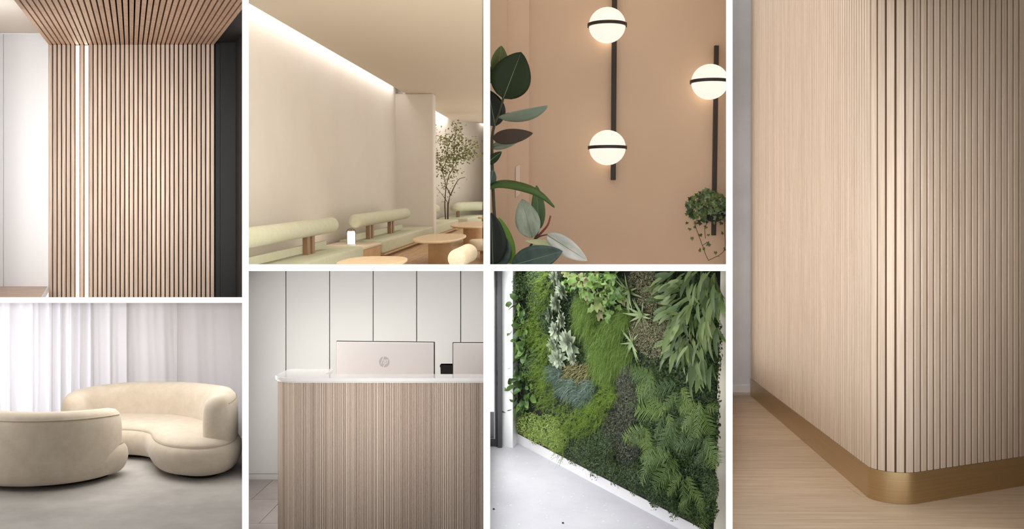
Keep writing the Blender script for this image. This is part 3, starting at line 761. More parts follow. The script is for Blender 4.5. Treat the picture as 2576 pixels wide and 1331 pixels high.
# ================================================================== ROOM 4: FLUTED CORNER
M['flute_oak'] = mat('flute_oak', rgb(198, 178, 159), .5, col2=rgb(216, 198, 180), scale=5, stretch=(16, 16, .5), rand=.05, bump=.05)
M['flute_gap'] = mat('flute_gap', rgb(84, 62, 46), .8)
M['brass'] = mat('brass', rgb(196, 170, 128), .34, .9, col2=rgb(186, 160, 118), scale=5, stretch=(.3, .3, 60))
M['plank_oak'] = mat('plank_oak', rgb(180, 157, 132), .45, col2=rgb(206, 185, 160), scale=4, stretch=(.7, 9, 1), rand=.08, detail=7, contrast=(.32, .68), bump=.03)
M['plank_joint'] = mat('plank_joint', rgb(96, 74, 54), .8)
M['plaster_grey'] = mat('plaster_grey', rgb(218, 219, 222), .9, col2=rgb(230, 231, 233), scale=2.2)
def room_corner():
    zf = -1.184
    C = Vector((1.785, 4.412, 0)); dl = Vector((.0959, 1, 0)).normalized(); dr = Vector((.726, .366, 0)).normalized()
    T = .254
    ang = math.acos(dl.dot(dr)); r = T * math.tan(ang / 2)
    bis = (dl + dr).normalized(); cen = C + bis * (T / math.cos(ang / 2))
    # path runs from the far left end to the corner and on to the right: outward normal is to the left of travel reversed
    Ll = 3.62 ; Lr = 1.9
    p0 = C + dl * T; p1 = C + dr * T
    arcang = PI - ang; La = r * arcang
    n_l = Vector((-dl.y, dl.x, 0)); n_r = Vector((dr.y, -dr.x, 0))
    if n_l.dot(cen - C) > 0: n_l = -n_l
    if n_r.dot(cen - C) > 0: n_r = -n_r
    th0 = math.atan2(n_l.y, n_l.x); th1 = math.atan2(n_r.y, n_r.x)
    dth = (th1 - th0 + PI) % (2 * PI) - PI
    def at(s):
        if s < Ll: return p0 + dl * (Ll - s), n_l
        if s < Ll + La:
            a = th0 + dth * (s - Ll) / La; n = Vector((math.cos(a), math.sin(a), 0)); return cen + n * r, n
        return p1 + dr * (s - Ll - La), n_r
    tot = Ll + La + Lr
    def sweep(o0, o1, z0, z1, ss):
        rings = []
        for s in ss:
            p, n = at(s)
            rings.append([p + n * o0 + Vector((0, 0, z0)), p + n * o1 + Vector((0, 0, z0)), p + n * o1 + Vector((0, 0, z1)), p + n * o0 + Vector((0, 0, z1))])
        return MB().loft(rings)
    ss = [0, Ll * .5] + [Ll + La * k / 24 for k in range(25)] + [tot]
    zp = zf + .155; zt = 2.45
    wl = struct('wall_fluted', sweep(-.06, -.011, zp, zt, ss), M['flute_gap'], 'wall with rounded corner clad in vertical oak slats above a brass plinth')
    pitch = .0475; sw = .0355; n = int(tot / pitch)
    sm = MB().prism([(-sw / 2, -.008), (sw / 2, -.008), (sw / 2, -.002), (sw / 2 - .002, 0), (-sw / 2 + .002, 0), (-sw / 2, -.002)], 0, zt - zp)
    sm = sm.mesh('slat')
    for k in range(n):
        p, nn = at((k + .5) * pitch)
        m = Matrix.Translation(p + Vector((0, 0, zp + .001)) - nn * .004) @ rz(math.atan2(nn.y, nn.x) - PI / 2)
        obj('slat', sm, M['flute_oak'], wl, m)
    pb = sweep(-.06, .0, zf + .0005, zp, ss).mesh('baseboard')
    pb.polygons.foreach_set('use_smooth', [True] * len(pb.polygons))
    o = struct('baseboard_brass', pb, M['brass'], 'brushed brass plinth around the rounded slatted corner')
    es = o.modifiers.new('split', 'EDGE_SPLIT'); es.split_angle = math.radians(30)
    # far wall
    Yb = 8.45
    struct('wall_far_grey', MB().box(P(1836, 0, Yb).x, 2.6, Yb, Yb + .1, zf, P(0, -640, Yb).z), M['plaster_grey'], 'pale grey plaster wall left of the fluted corner')
    bevel(struct('baseboard_grey', MB().box(P(1836, 0, Yb).x, 2.6, Yb - .018, Yb, zf, zf + .075), M['cabinet_white'], 'white baseboard at the foot of the grey wall'), .004)
    # plank floor
    fl = struct('floor_planks', MB().box(P(1835, 0, 4.02).x - .05, 6.0, 4.02, 8.6, zf - .06, zf - .012), M['plank_joint'], 'wide oak plank floor in front of the fluted corner')
    rp = random.Random(11); pw = .215; y = 4.02; k = 0
    ang_p = 0
    meshes = [MB().box(0, L - .002, 0, pw - .0018, 0, .012).mesh('plank') for L in (1.5, 2.1, 2.6)]
    while y < 8.45:
        x = P(1838, 0, y).x - .2 - rp.random() * 1.0
        while x < 3.6:
            i = rp.randrange(3)
            obj('plank', meshes[i], M['plank_oak'], fl, Matrix.Translation((x, y, zf - .012))); x += (1.5, 2.1, 2.6)[i]
        y += pw
    b = P(2960, 0, 5)
room_corner()
fit_room(1835, 2965, -645, 1505)

# ================================================================== ROOM 3: WALL LAMPS, RUBBER PLANT AND IVY
M['terracotta'] = mat('terracotta', rgb(203, 172, 145), .85, col2=rgb(207, 177, 150), scale=1.5)
M['lamp_bronze'] = mat('lamp_bronze', rgb(48, 36, 30), .5, .2)
M['globe'] = mat('globe', rgb(110, 106, 100), .3, emit=(1.0, .93, .80, 1), estr=.93)
def leafgrid(L, Wd, fold=.15, curl=.1, twist=0.0, shape='ovate', ns=10, nw=2, wave=0.0):
    """leaf along +y from 0 to L, width across x, face towards +z"""
    b = MB(); vv = []
    for j in range(ns + 1):
        t = j / ns
        if shape == 'ovate': w_ = math.sin(PI * min(1, t ** .8)) ** .7
        elif shape == 'strap': w_ = min(1, t * 5) ** .6 * min(1, (1 - t) * 3.0) ** .7
        elif shape == 'lance': w_ = (1 - t) ** .75 * min(1, t * 8 + .55)
        elif shape == 'round': w_ = math.sin(PI * min(1, t ** .9)) ** .5
        elif shape == 'lobed': w_ = math.sin(PI * min(1, t ** .8)) ** .5 * (.72 + .28 * math.sin(t * 17))
        w_ = max(w_, .02) * Wd / 2
        a = twist * t
        y = L * t; z = -curl * L * t * t
        for i in range(-nw, nw + 1):
            u = i / nw; x = u * w_; zz = z + fold * abs(x) + wave * Wd * math.sin(t * 9 + (2 if u > 0 else 0)) * abs(u)
            vv.append((x * math.cos(a) - (zz - z) * math.sin(a), y, z + x * math.sin(a) + (zz - z) * math.cos(a)))
    q = 2 * nw + 1; ff = []
    for j in range(ns):
        for i in range(q - 1):
            a = j * q + i; ff.append((a, a + 1, a + q + 1, a + q))
    return b.add(vv, ff)
def solid(o, th):
    m = o.modifiers.new('thick', 'SOLIDIFY'); m.thickness = th; m.offset = 0; return o
rubber_mats = {
    'dark': mat('rubber_dark', rgb(28, 38, 14), .5, col2=rgb(40, 52, 20), scale=3, spec=.25, trans=.05),
    'vdark': mat('rubber_vdark', rgb(18, 24, 16), .35, spec=.35),
    'green': mat('rubber_green', rgb(62, 88, 36), .35, col2=rgb(78, 104, 44), scale=4, trans=.15),
    'bright': mat('rubber_bright', rgb(120, 160, 50), .4, trans=.3),
    'grey': mat('rubber_grey', rgb(128, 146, 126), .4, col2=rgb(112, 130, 112), scale=6),
    'silver': mat('rubber_silver', rgb(162, 168, 148), .4, col2=rgb(118, 128, 108), scale=7, stretch=(3, 1, 1)),
    'pale': mat('rubber_pale', rgb(206, 204, 196), .4, col2=rgb(172, 176, 164), scale=7, stretch=(3, 1, 1)),
    'brown': mat('rubber_brown', rgb(66, 50, 36), .5),
    'teal': mat('rubber_teal', rgb(44, 62, 56), .35, col2=rgb(58, 78, 70), scale=6, stretch=(1, 6, 1), spec=.5),
    'olive': mat('rubber_olive', rgb(92, 104, 44), .4, trans=.2),
    'cream': mat('rubber_cream', rgb(196, 196, 150), .45)}
M['rib_pale'] = mat('rib_pale', rgb(124, 140, 96), .45)
M['stem_green'] = mat('stem_green', rgb(74, 66, 44), .7)
M['stem_red'] = mat('stem_red', rgb(128, 62, 48), .5)
M['ivy_leaf'] = leafmat('ivy_leaf', [rgb(34, 46, 28), rgb(60, 78, 42), rgb(86, 104, 66), rgb(118, 134, 98)], .5, .1, island=False)
M['ivy_light'] = leafmat('ivy_light', [rgb(72, 92, 40), rgb(104, 124, 58)], .5, .2, island=False)
M['ivy_stem'] = mat('ivy_stem', rgb(92, 70, 46), .8)
M['pot_black'] = mat('pot_black', rgb(22, 20, 19), .6)
def room_lamps():
    R = R3; W = 4.9
    a = P(1226, 700, W, R); b = P(1880, -640, W, R)
    struct('wall_terracotta', MB().box(a.x - .02, b.x, W, W + .08, P(1500, 690, W, R).z - .1, b.z), M['terracotta'], 'warm beige plaster wall behind the globe lamps', R)
    z0 = P(1300, 690, W, R).z - .1; z1 = b.z
    pr = MB(); xa = P(1226, 0, W, R).x; xm = P(1275.5, 0, W, R).x; xb = P(1331, 0, W, R).x
    pr.prism([(xa, W), (xa, W - .075), (xm, W - .075), (xm + .004, W - .05), (xb, W - .02), (xb, W)], z0, z1)
    struct('wall_pier', pr, M['terracotta'], 'stepped beige wall pier behind the rubber plant', R)
    M['strip_pale'] = mat('strip_pale', rgb(220, 194, 174), .8)
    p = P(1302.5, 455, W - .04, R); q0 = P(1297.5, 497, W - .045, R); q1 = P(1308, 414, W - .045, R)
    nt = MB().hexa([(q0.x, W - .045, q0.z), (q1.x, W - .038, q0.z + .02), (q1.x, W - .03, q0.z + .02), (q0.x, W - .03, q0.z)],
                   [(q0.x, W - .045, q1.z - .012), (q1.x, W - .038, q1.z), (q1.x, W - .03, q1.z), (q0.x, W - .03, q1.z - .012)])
    tag(obj('pale_strip', nt, M['strip_pale'], R=R), 'pale narrow strip on the wall pier', 'paper strip')  # thin plate slightly paler than the pier
    struct('wall_lamp_room_lower', MB().box(a.x, b.x, 4.1, 5.1, P(1500, 668.5, 4.5, I4).z - .0, P(1500, 668, 4.5, I4).z + .0), M['terracotta'], 'hidden lower ledge of the lamp room') if False else None
    YG = W - .16
    def fixture(label, rx0, rx1, ry0, ry1, globes, planter=None):
        top = P((rx0 + rx1) / 2, ry0, W - .03, R); bot = P((rx0 + rx1) / 2, ry1, W - .03, R)
        t = thing('globe_lamp', label, 'wall lamp', bot, R)
        wd = (rx1 - rx0) * W / F
        bevel(obj('rod', MB().box(-wd / 2, wd / 2, -.012, .012, 0, top.z - bot.z), M['lamp_bronze'], t), .002)
        for zz in (.05, (top.z - bot.z) * .97):
            obj('bracket', MB().box(-wd * .3, wd * .3, .012, .03, zz - .01, zz + .01), M['lamp_bronze'], t)
        for gx, gy in globes:
            g = P(gx, gy, YG, R) - bot; r = 45.5 * YG / F
            prof = [(r * math.sin(PI * k / 20), -r * .96 * math.cos(PI * k / 20)) for k in range(21)]
            prof[0] = (.0005, prof[0][1]); prof[-1] = (.0005, prof[-1][1])
            gl = obj('globe', MB().lathe(prof, 36, g).mesh('globe', True), M['globe'], t)
            rn = MB(); ri, ro, hh = r * .98, r * 1.075, .0155
            ring = [[(g.x + rad * math.cos(2 * PI * k / 40), g.y + rad * math.sin(2 * PI * k / 40), g.z + z) for k in range(40)] for rad, z in ((ri, -hh / 2), (ro, -hh / 2), (ro, hh / 2), (ri, hh / 2), (ri, -hh / 2))]
            rn.loft(ring, cap=False)
            obj('ring', rn, M['lamp_bronze'], t)
            obj('arm', MB().box(-wd * .35, wd * .35, g.y + r * 1.02, .0, g.z - .006, g.z + .006), M['lamp_bronze'], t)
            for dz in (-.03, .02):
                pl = bpy.data.lights.new('globe_light', 'POINT'); pl.energy = .15; pl.color = (1, .80, .58); pl.shadow_soft_size = .02
                po = bpy.data.objects.new('globe_light', pl); COL.objects.link(po); po.parent = t; po.location = (g.x + .015, g.y + r + .03, g.z + dz)
        if planter:
            g = P(planter[0], planter[1], W - .12, R) - bot; r = .062
            prof = [(.004, -r * .8)] + [(r * math.sin(PI / 2 * k / 8), -r * .8 * math.cos(PI / 2 * k / 8)) for k in range(1, 9)] + [(r * .93, 0), (r * .9, -.01)]
            obj('planter_bowl', MB().lathe(prof, 28, g).mesh('planter_bowl', True), M['pot_black'], t)
            obj('arm', MB().box(-wd * .35, wd * .35, g.y + r * .9, 0, g.z - .02, g.z - .008), M['lamp_bronze'], t)
        return t
    fixture('tall bronze wall lamp with two glowing white globes on one rod', 1536.5, 1548.5, -60, 453, [(1527.5, 63.5), (1528, 371.5)])
    fixture('bronze wall lamp with one globe and ivy planter at the right edge', 1790, 1800.5, 115, 592, [(1785.5, 206)], (1797, 535))
    # ------------------------------------------------ rubber plant
    base = P(1262, 670, 4.45, R)
    t = thing('rubber_plant', 'large rubber plant with broad glossy dark leaves at the left of the lamp room', 'plant', base, R)
    LV = [  # base px, tip px, base depth, tip depth, width px, material, roll, curl, fold
        ((1266, 248), (1311, 131), 4.42, 4.40, 100, 'dark', 0, .02, .18), ((1250, 190), (1262, 115), 4.47, 4.46, 44, 'olive', .3, .05, .3),
        ((1232, 210), (1249, 152), 4.5, 4.5, 24, 'teal', .2, .05, .2), ((1246, 318), (1228, 226), 4.45, 4.45, 66, 'vdark', 0, .05, .2),
        ((1257, 298), (1377, 274), 4.42, 4.25, 70, 'grey', 1.28, .10, .2), ((1240, 349), (1343, 334), 4.45, 4.3, 38, 'brown', .25, -.05, .2),
        ((1236, 372), (1318, 344), 4.48, 4.42, 26, 'silver', .3, .05, .2), ((1222, 412), (1262, 382), 4.44, 4.42, 24, 'dark', .3, .05, .2),
        ((1231, 470), (1241, 427), 4.44, 4.42, 26, 'teal', .2, .05, .2),
        ((1339, 598), (1313, 501), 4.42, 4.40, 62, 'silver', -.1, .04, .25), ((1355, 578), (1350, 466), 4.46, 4.46, 36, 'green', .2, .02, .3),
        ((1376, 591), (1480, 656), 4.40, 4.32, 46, 'pale', .1, -.14, .25), ((1404, 618), (1319, 605), 4.44, 4.43, 18, 'cream', .4, .02, .3),
        ((1288, 668), (1414, 632), 4.36, 4.30, 68, 'teal', -.1, .06, .2), ((1287, 664), (1250, 548), 4.44, 4.44, 44, 'bright', .35, -.2, .15),
        ((1240, 668), (1236, 535), 4.38, 4.36, 72, 'vdark', .1, -.05, .2), ((1250, 672), (1272, 596), 4.40, 4.40, 56, 'teal', 0, .0, .2)]
    for k, (b0, t0, yb, yt, wpx, mt, roll, curl, fold) in enumerate(LV):
        p0 = P(b0[0], b0[1], yb, R) - base; p1 = P(t0[0], t0[1], yt, R) - base
        d = p1 - p0; L = d.length; wd = wpx * yb / F
        nrm = Matrix.Rotation(roll, 3, d.normalized()) @ Vector((0, -1, 0))
        lm = leafgrid(L, wd, fold, curl * .6, 0, 'ovate', 22, 3).mesh('leaf', True)
        mx = frame(p0, d, nrm)
        # keep the tip on its point although the blade curls
        o = solid(obj('leaf', lm, rubber_mats[mt], t, mx), .0012)
        if mt in ('dark', 'teal', 'green', 'silver', 'vdark', 'pale', 'bright', 'olive'):
            rb = MB().tube([(0, L * q, -curl * .6 * L * q * q + .0008) for q in (0, .25, .5, .75, .96)], [.0022, .0018, .0014, .001, .0004], 5)
            obj('midrib', rb.mesh('midrib', True), M['rib_pale'], o)
    # arching leaf
    pts = catmull([P(x, y, yy, R) - base for x, y, yy in ((1230, 473, 4.42), (1254, 464, 4.4), (1290, 466, 4.36), (1335, 478, 4.32), (1368, 496, 4.3), (1395, 521, 4.28))], 4)
    b = MB(); n = len(pts); wv = []
    for i, p in enumerate(pts):
        f = i / (n - 1); w_ = .5 * 24 * 4.35 / F * math.sin(PI * (.08 + .9 * f)) ** .6
        wv += [p + Vector((0, .02, w_)), p + Vector((0, -.004, 0)), p + Vector((0, .0, -w_ * .9))]
    b.add(wv, [(3 * i + j, 3 * i + j + 1, 3 * i + j + 4, 3 * i + j + 3) for i in range(n - 1) for j in (0, 1)])
    solid(obj('leaf', b.mesh('leaf', True), rubber_mats['green'], t), .0012)
    def stem(pts, r, m='stem_green', nm='stem'):
        q = catmull([P(x, y, yy, R) - base for x, y, yy in pts], 4)
        obj(nm, MB().tube(q, [r * (1 - .4 * i / len(q)) for i in range(len(q))], 7).mesh(nm, True), M[m], t)
    stem([(1262, 690, 4.45), (1245, 560, 4.46), (1238, 400, 4.46), (1240, 330, 4.46), (1256, 285, 4.44), (1266, 247, 4.43)], .009)
    stem([(1275, 690, 4.45), (1320, 640, 4.45), (1346, 600, 4.45), (1356, 575, 4.45)], .007)
    stem([(1346, 602, 4.45), (1360, 594, 4.43), (1378, 590, 4.40)], .004)
    stem([(1350, 598, 4.45), (1364, 583, 4.44), (1378, 566, 4.43), (1385, 543, 4.43)], .0065, 'stem_red', 'leaf_sheath')
    stem([(1252, 300, 4.45), (1262, 290, 4.43), (1280, 284, 4.41)], .003)
    # ------------------------------------------------ ivy
    ib = P(1797, 535, W - .12, R)
    t = thing('ivy_plant', 'trailing ivy growing out of the black bowl on the wall lamp', 'plant', ib, R)
    pol = []
    for k in range(5):
        a = math.radians(90 + (k - 2) * 62); L = (1.0, .8, .62)[abs(k - 2)]
        pol.append((a, L))
    def ivy_mesh():
        b = MB(); vs = [(0, 0, 0)]
        seqs = []
        for k, (a, L) in enumerate(pol[::-1]):
            seqs.append((a, L))
        ring = [(-.12, -.1, 0)]
        order = sorted(pol, key=lambda q: -q[0])
        pts = []
        for k, (a, L) in enumerate(order):
            pts.append((L * math.cos(a), L * math.sin(a) , -.12 * L))
            if k < 4:
                a2 = (a + order[k + 1][0]) / 2; pts.append((.52 * math.cos(a2), .52 * math.sin(a2), .02))
        pts.append((.1, -.12, 0)); pts.append((-.1, -.12, 0))
        n = len(pts); b.add([(0, .05, .03)] + [(p[0], p[1], p[2]) for p in pts], [(0, 1 + i, 1 + (i + 1) % n) for i in range(n)])
        return b.mesh('leaf')
    im = ivy_mesh(); im2 = im.copy(); im.materials.append(M['ivy_leaf']); im2.materials.append(M['ivy_light'])
    ri = random.Random(4)
    def ivy(px, py, dep, s, light=False, dirz=-.6):
        p = P(px, py, dep, R) - ib
        d = Vector((ri.gauss(0, .6), ri.gauss(-.15, .3), dirz + ri.gauss(0, .4))); nrm = Vector((ri.gauss(0, .4), -1, ri.gauss(.35, .35)))
        obj('leaf', im2 if light else im, None, t, frame(p, d, nrm) @ Matrix.Scale(s, 4))
    for _ in range(300):
        a = ri.random() * 2 * PI; q = math.sqrt(ri.random())
        px = 1782 + 56 * q * math.cos(a); py = 524 + 40 * q * math.sin(a) - (6 if abs(px - 1782) < 15 else 0)
        if px > 1778 and py > 535 and ri.random() < .85: continue
        if px > 1836: continue
        ivy(px, py, W - .10 - .10 * math.sqrt(max(0, 1 - q * q)) - .03 * ri.random(), ri.uniform(.014, .026), ri.random() < .22, ri.choice((-.6, -.4, .3)))
    for px, py, s in ((1729, 560, .016), (1735, 575, .016), (1747, 570, .016), (1741, 598, .019), (1762, 590, .016), (1784, 613, .022), (1760, 628, .019), (1770, 625, .014),
                      (1800, 634, .018), (1806, 645, .018), (1815, 560, .018), (1820, 555, .018), (1816, 586, .016), (1824, 626, .016), (1776, 570, .017), (1782, 590, .013), (1750, 560, .016)):
        ivy(px, py, W - .08, s, ri.random() < .5)
    def vine(pts):
        q = catmull([P(x, y, W - d_, R) - ib for x, y, d_ in pts], 5)
        obj('vine', MB().tube(q, .0016, 5).mesh('vine', True), M['ivy_stem'], t)
    vine([(1760, 530, .15), (1750, 565, .1), (1757, 590, .07), (1768, 620, .06), (1775, 640, .05), (1782, 655, .05)])
    vine([(1782, 655, .05), (1797, 648, .06), (1812, 640, .06), (1824, 624, .07), (1823, 580, .1), (1822, 545, .14)])
    vine([(1767, 618, .06), (1774, 613, .06), (1782, 610, .06)]); vine([(1790, 545, .15), (1774, 572, .08), (1775, 600, .07)])
room_lamps()
fit_room(1224.5, 1835, -645, 673.5)

# ================================================================== ROOM 7: GREEN WALL
M['screed'] = mat('screed', rgb(198, 194, 203), .5, col2=rgb(216, 213, 220), scale=2.5, detail=9, contrast=(.3, .7), bump=.04)
M['wall_cream'] = mat('wall_cream', rgb(222, 214, 198), .85)
M['rail_white'] = mat('rail_white', rgb(226, 222, 224), .4)
M['soil'] = mat('soil', rgb(20, 22, 15), .95)
M['frame_black'] = mat('frame_black', rgb(62, 60, 64), .4)
M['speck'] = mat('speck', rgb(246, 246, 248), .6)
def glassmat():
    m, t, b = mat_base('window_glass'); b.inputs['Transmission Weight'].default_value = 1; b.inputs['Roughness'].default_value = 0
    b.inputs['IOR'].default_value = 1.1; b.inputs['Base Color'].default_value = (.95, .98, .97, 1); return m
M['window_glass'] = glassmat()
LM = {
    'bush': leafmat('leaf_bush', [rgb(38, 52, 26), rgb(58, 80, 36), rgb(86, 108, 50)], .5, .15),
    'broad': leafmat('leaf_broad', [rgb(50, 72, 38), rgb(74, 100, 46), rgb(100, 128, 62)], .3, .15, .5, False),
    'plume': leafmat('leaf_plume', [rgb(74, 98, 34), rgb(102, 126, 44), rgb(130, 150, 62)], .6, .3),
    'rosette': leafmat('leaf_rosette', [rgb(104, 114, 92), rgb(128, 137, 114), rgb(152, 160, 138)], .45, .1, .4, False),
    'hair': leafmat('leaf_hair', [rgb(66, 90, 34), rgb(92, 116, 44), rgb(118, 142, 60)], .6, .3),
    'lettuce': leafmat('leaf_lettuce', [rgb(66, 92, 38), rgb(96, 124, 52), rgb(112, 108, 70)], .5, .2, .4, False),
    'aloe': leafmat('leaf_aloe', [rgb(108, 126, 80), rgb(132, 146, 100)], .4, .1, .4, False),
    'brown': leafmat('leaf_brown', [rgb(70, 70, 46), rgb(112, 108, 80), rgb(150, 142, 112)], .7, .1),
    'strap': leafmat('leaf_strap', [rgb(60, 78, 40), rgb(80, 100, 52), rgb(100, 118, 68), rgb(122, 138, 84)], .5, .2, .35, False),
    'fern': leafmat('leaf_fern', [rgb(54, 78, 28), rgb(78, 102, 38), rgb(106, 126, 52)], .5, .2, .35, False),
    'sedum': leafmat('leaf_sedum', [rgb(84, 80, 48), rgb(108, 102, 66), rgb(92, 92, 56)], .7, .05, .3, False),
    'blue': leafmat('leaf_blue', [rgb(66, 84, 74), rgb(88, 106, 94), rgb(108, 124, 110)], .6, .1),
    'light': leafmat('leaf_light', [rgb(104, 126, 52), rgb(134, 154, 72), rgb(162, 176, 102)], .5, .25),
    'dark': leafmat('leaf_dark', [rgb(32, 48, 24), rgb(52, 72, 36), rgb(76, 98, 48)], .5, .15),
    'darkgrey': leafmat('leaf_darkgrey', [rgb(32, 36, 26), rgb(60, 64, 50), rgb(92, 94, 76)], .6, .1)}
def room_green():
    R = R7; zf = -1.86
    A = Pz(1710, 1331, zf, R); B = Pz(1300, 1113, zf, R); A.z = B.z = 0; wdir = (B - A).normalized(); rt_ = -wdir
    nrm = Vector((-wdir.y, wdir.x, 0)); nrm = nrm if nrm.y < 0 else -nrm
    nrm.normalize(); up = Vector((0, 0, 1))
    def ow(px, py, off=0):
        d = ray(px, py, R); Aoff = A + nrm * off
        return d * (Aoff.dot(nrm) / d.dot(nrm))
    Z = lambda zx, zy: (1225 + zx / 2.0295, 675 + zy / 2.0295)
    # floor, walls
    struct('floor_screed', MB().box(P(1225, 0, 4.1).x - .1, P(1836, 0, 6.2).x + .1, 4.06, 6.6, zf - .05, zf), M['screed'], 'pale grey scuffed screed floor before the green wall', R)
    rs = random.Random(9)
    for k, (px, py) in enumerate(((1242, 1282), (1416, 1317))):
        p = Pz(px, py, zf, R)
        tag(obj('floor_pebble', MB().lathe([(.002, 0), (.006, .002), (.004, .006), (.001, .008)], 7, p), M['black_base'], R=R), ('small dark speck of grit near the left edge of the screed floor', 'small dark speck of grit near the lower middle of the screed floor')[k], 'grit')
    sp = MB()
    for _ in range(150):
        px = rs.uniform(1235, 1640); py = rs.uniform(1130, 1330)
        p = Pz(px, py, zf, R)
        if (p - A).dot(nrm) < .12: continue
        r = rs.uniform(.002, .007); a = rs.random() * 6
        sp.add([p + Vector((r * rs.uniform(.6, 1.6) * math.cos(a + q), r * .6 * math.sin(a + q), .0012)) for q in (0, 1.3, 2.6, 3.9, 5.2)], [(0, 1, 2, 3, 4)])
    tag(obj('paint_flecks', sp, M['speck'], R=R), 'scattered white paint flecks on the screed floor', 'paint flecks', kind='stuff')
    e0 = ow(1806, 900); e1 = B + wdir * .02
    bk = MB(); z0, z1 = zf + .062, -.2
    q = [(e0.x, e0.y), (e1.x, e1.y), (e1.x - nrm.x * .02, e1.y - nrm.y * .02), (e0.x - nrm.x * .02, e0.y - nrm.y * .02)]
    struct('wall_planted', MB().prism(q, z0, z1), M['soil'], 'dark planting backing of the green wall', R)
    # white rail at the foot
    a = e0 + nrm * .002 + wdir * -.2; b = e1 + nrm * .002
    def seg(z0, z1, th): return MB().prism([(a.x, a.y), (b.x, b.y), (b.x - nrm.x * th, b.y - nrm.y * th), (a.x - nrm.x * th, a.y - nrm.y * th)], z0, z1)
    t = thing('planter_rail', 'white metal rail along the foot of the green wall', 'rail', (0, 0, 0), R)
    obj('channel', seg(zf + .012, zf + .062, .02), M['rail_white'], t)
    obj('foot', seg(zf, zf + .012, .015), M['plaster_grey'], t)
    # right cream return
    x0 = e0.x + .001
    struct('wall_cream_return', MB().box(x0, x0 + .35, e0.y - .004, e0.y + .1, zf, z1), M['wall_cream'], 'cream wall edge right of the green wall', R)
    # far pier and window
    Yw = Pz(1275, 1121, zf, R).y; xa = P(1258, 0, Yw, R).x; xb = P(1290, 0, Yw, R).x
    pm = MB().prism([(xa, Yw), (xb, Yw - .05), (P(1300, 0, Yw, R).x + .01, Yw + .06), (xb, Yw + .3), (xa, Yw + .3)], zf, z1)
    struct('wall_white_pier', pm, M['cabinet_white'], 'white pier between the window and the green wall', R)
    t = tag(thing('window_1', 'tall dark framed window at the left of the green wall', None, (P(1236, 0, Yw - .02, R).x, Yw - .02, zf), R), None, kind='structure')
    ox = P(1236, 0, Yw - .02, R).x
    X = lambda px: P(px, 0, Yw - .02, R).x - ox
    for xa_, xb_, ya, yb in ((1243, 1248.5, -.01, .04), (1249, 1262, -.03, .05)):
        bevel(obj('frame', MB().box(X(xa_), X(xb_), ya, yb, .0, 1.6), M['frame_black'], t), .004)
    obj('frame', MB().box(X(1221), X(1249), 0, .04, .0, .05), M['frame_black'], t)
    obj('inner_frame', MB().box(X(1240.5), X(1243), .0, .03, .05, 1.6), M['panel_grey'], t)
    obj('pane', MB().box(X(1219), X(1241), .012, .018, .05, 1.6), M['window_glass'], t)
    # ------------------------------------------------ plants
    rp = random.Random(21)
    def plant(name, label, zx, zy, cat='plant', group=None):
        p = ow(*Z(zx, zy)); return thing(name, label, cat, p, R, 0, group), p
    def rnd_on(zx, zy, rzx, rzy, off0, off1, gaussian=False):
        while True:
            u, v = rp.uniform(-1, 1), rp.uniform(-1, 1)
            if u * u + v * v <= 1: break
        f = 1 - (u * u + v * v)
        return ow(*Z(zx + u * rzx, zy + v * rzy), off0 + (off1 - off0) * (rp.random() ** .7) * (.35 + .65 * f)), u, v
    def tiny(label, name, mk, patches, n, size, off=(.0, .09), aspect=.5, droop=.3, group=None):
        """small-leaved cushion: one foliage mesh of real little leaves"""
        zx, zy = patches[0][:2]; t, o = plant(name, label, zx, zy, group=group); b = MB()
        tot = sum(p[2] * p[3] for p in patches)
        for zx, zy, a, c in patches:
            for _ in range(int(2.2 * n * a * c / tot)):
                p, u, v = rnd_on(zx, zy, a, c, *off)
                if zy + v * c > 842 + (zx + u * a - 150) * .508 + 55 * max(0, math.sin(zx * .06 + u * 4)) * rp.random() ** 2 - 8: continue
                p = p - o
                d = (nrm * rp.uniform(.0, 1.0) + rt_ * rp.gauss(0, .7) + up * rp.gauss(-droop, .7)).normalized()
                s = d.cross(nrm + Vector((rp.gauss(0, .5), rp.gauss(0, .5), rp.gauss(.3, .5)))).normalized()
                L = size * .72 * rp.uniform(.6, 1.4); w_ = L * aspect * .5; k = d.cross(s) * L * .12
                b.add([p, p + d * L * .45 + s * w_ + k, p + d * L, p + d * L * .45 - s * w_ + k], [(0, 1, 2), (0, 2, 3)])
        # a few twigs behind
        for zx, zy, a, c in patches:
            for _ in range(10):
                p, u, v = rnd_on(zx, zy, a * .6, c * .6, 0, .03); p = p - o
                if zy + v * c * .6 > 800 + (zx + u * a * .6 - 150) * .508: continue
                q = p + (rt_ * rp.gauss(0, .03) + up * rp.gauss(-.02, .03) + nrm * .03)
                b.tube([p, (p + q) / 2 + nrm * .01, q], .0008, 3)
        tag(obj('foliage', b, LM[mk], t), None, kind='stuff'); return t
    def plume(label, patches, n, mk='plume', group='feathery bright green plants on the green wall'):
        zx, zy = patches[0][:2]; t, o = plant('feathery_fern', label, zx, zy, group=group); b = MB()
        tot = sum(p[2] * p[3] for p in patches)
        for zx, zy, a, c in patches:
            for _ in range(max(3, int(n * a * c / tot))):
                p, u, v = rnd_on(zx, zy, a, c, .01, .10); p = p - o
                d = (nrm * .5 + rt_ * rp.gauss(0, .45) + up * rp.gauss(-.35, .45)).normalized(); L = rp.uniform(.05, .10)
                for k in range(46):
                    f = rp.random(); q = p + d * L * f + up * (-.35 * L * f * f)
                    e = (d * rp.uniform(.4, 1.0) + Vector((rp.gauss(0, .7), rp.gauss(0, .7), rp.gauss(-.1, .7)))).normalized()
                    ln = .017 * (1.15 - f) * rp.uniform(.7, 1.3); s = e.orthogonal().normalized() * .0009
                    b.add([q - s, q + s, q + e * ln], [(0, 1, 2)])
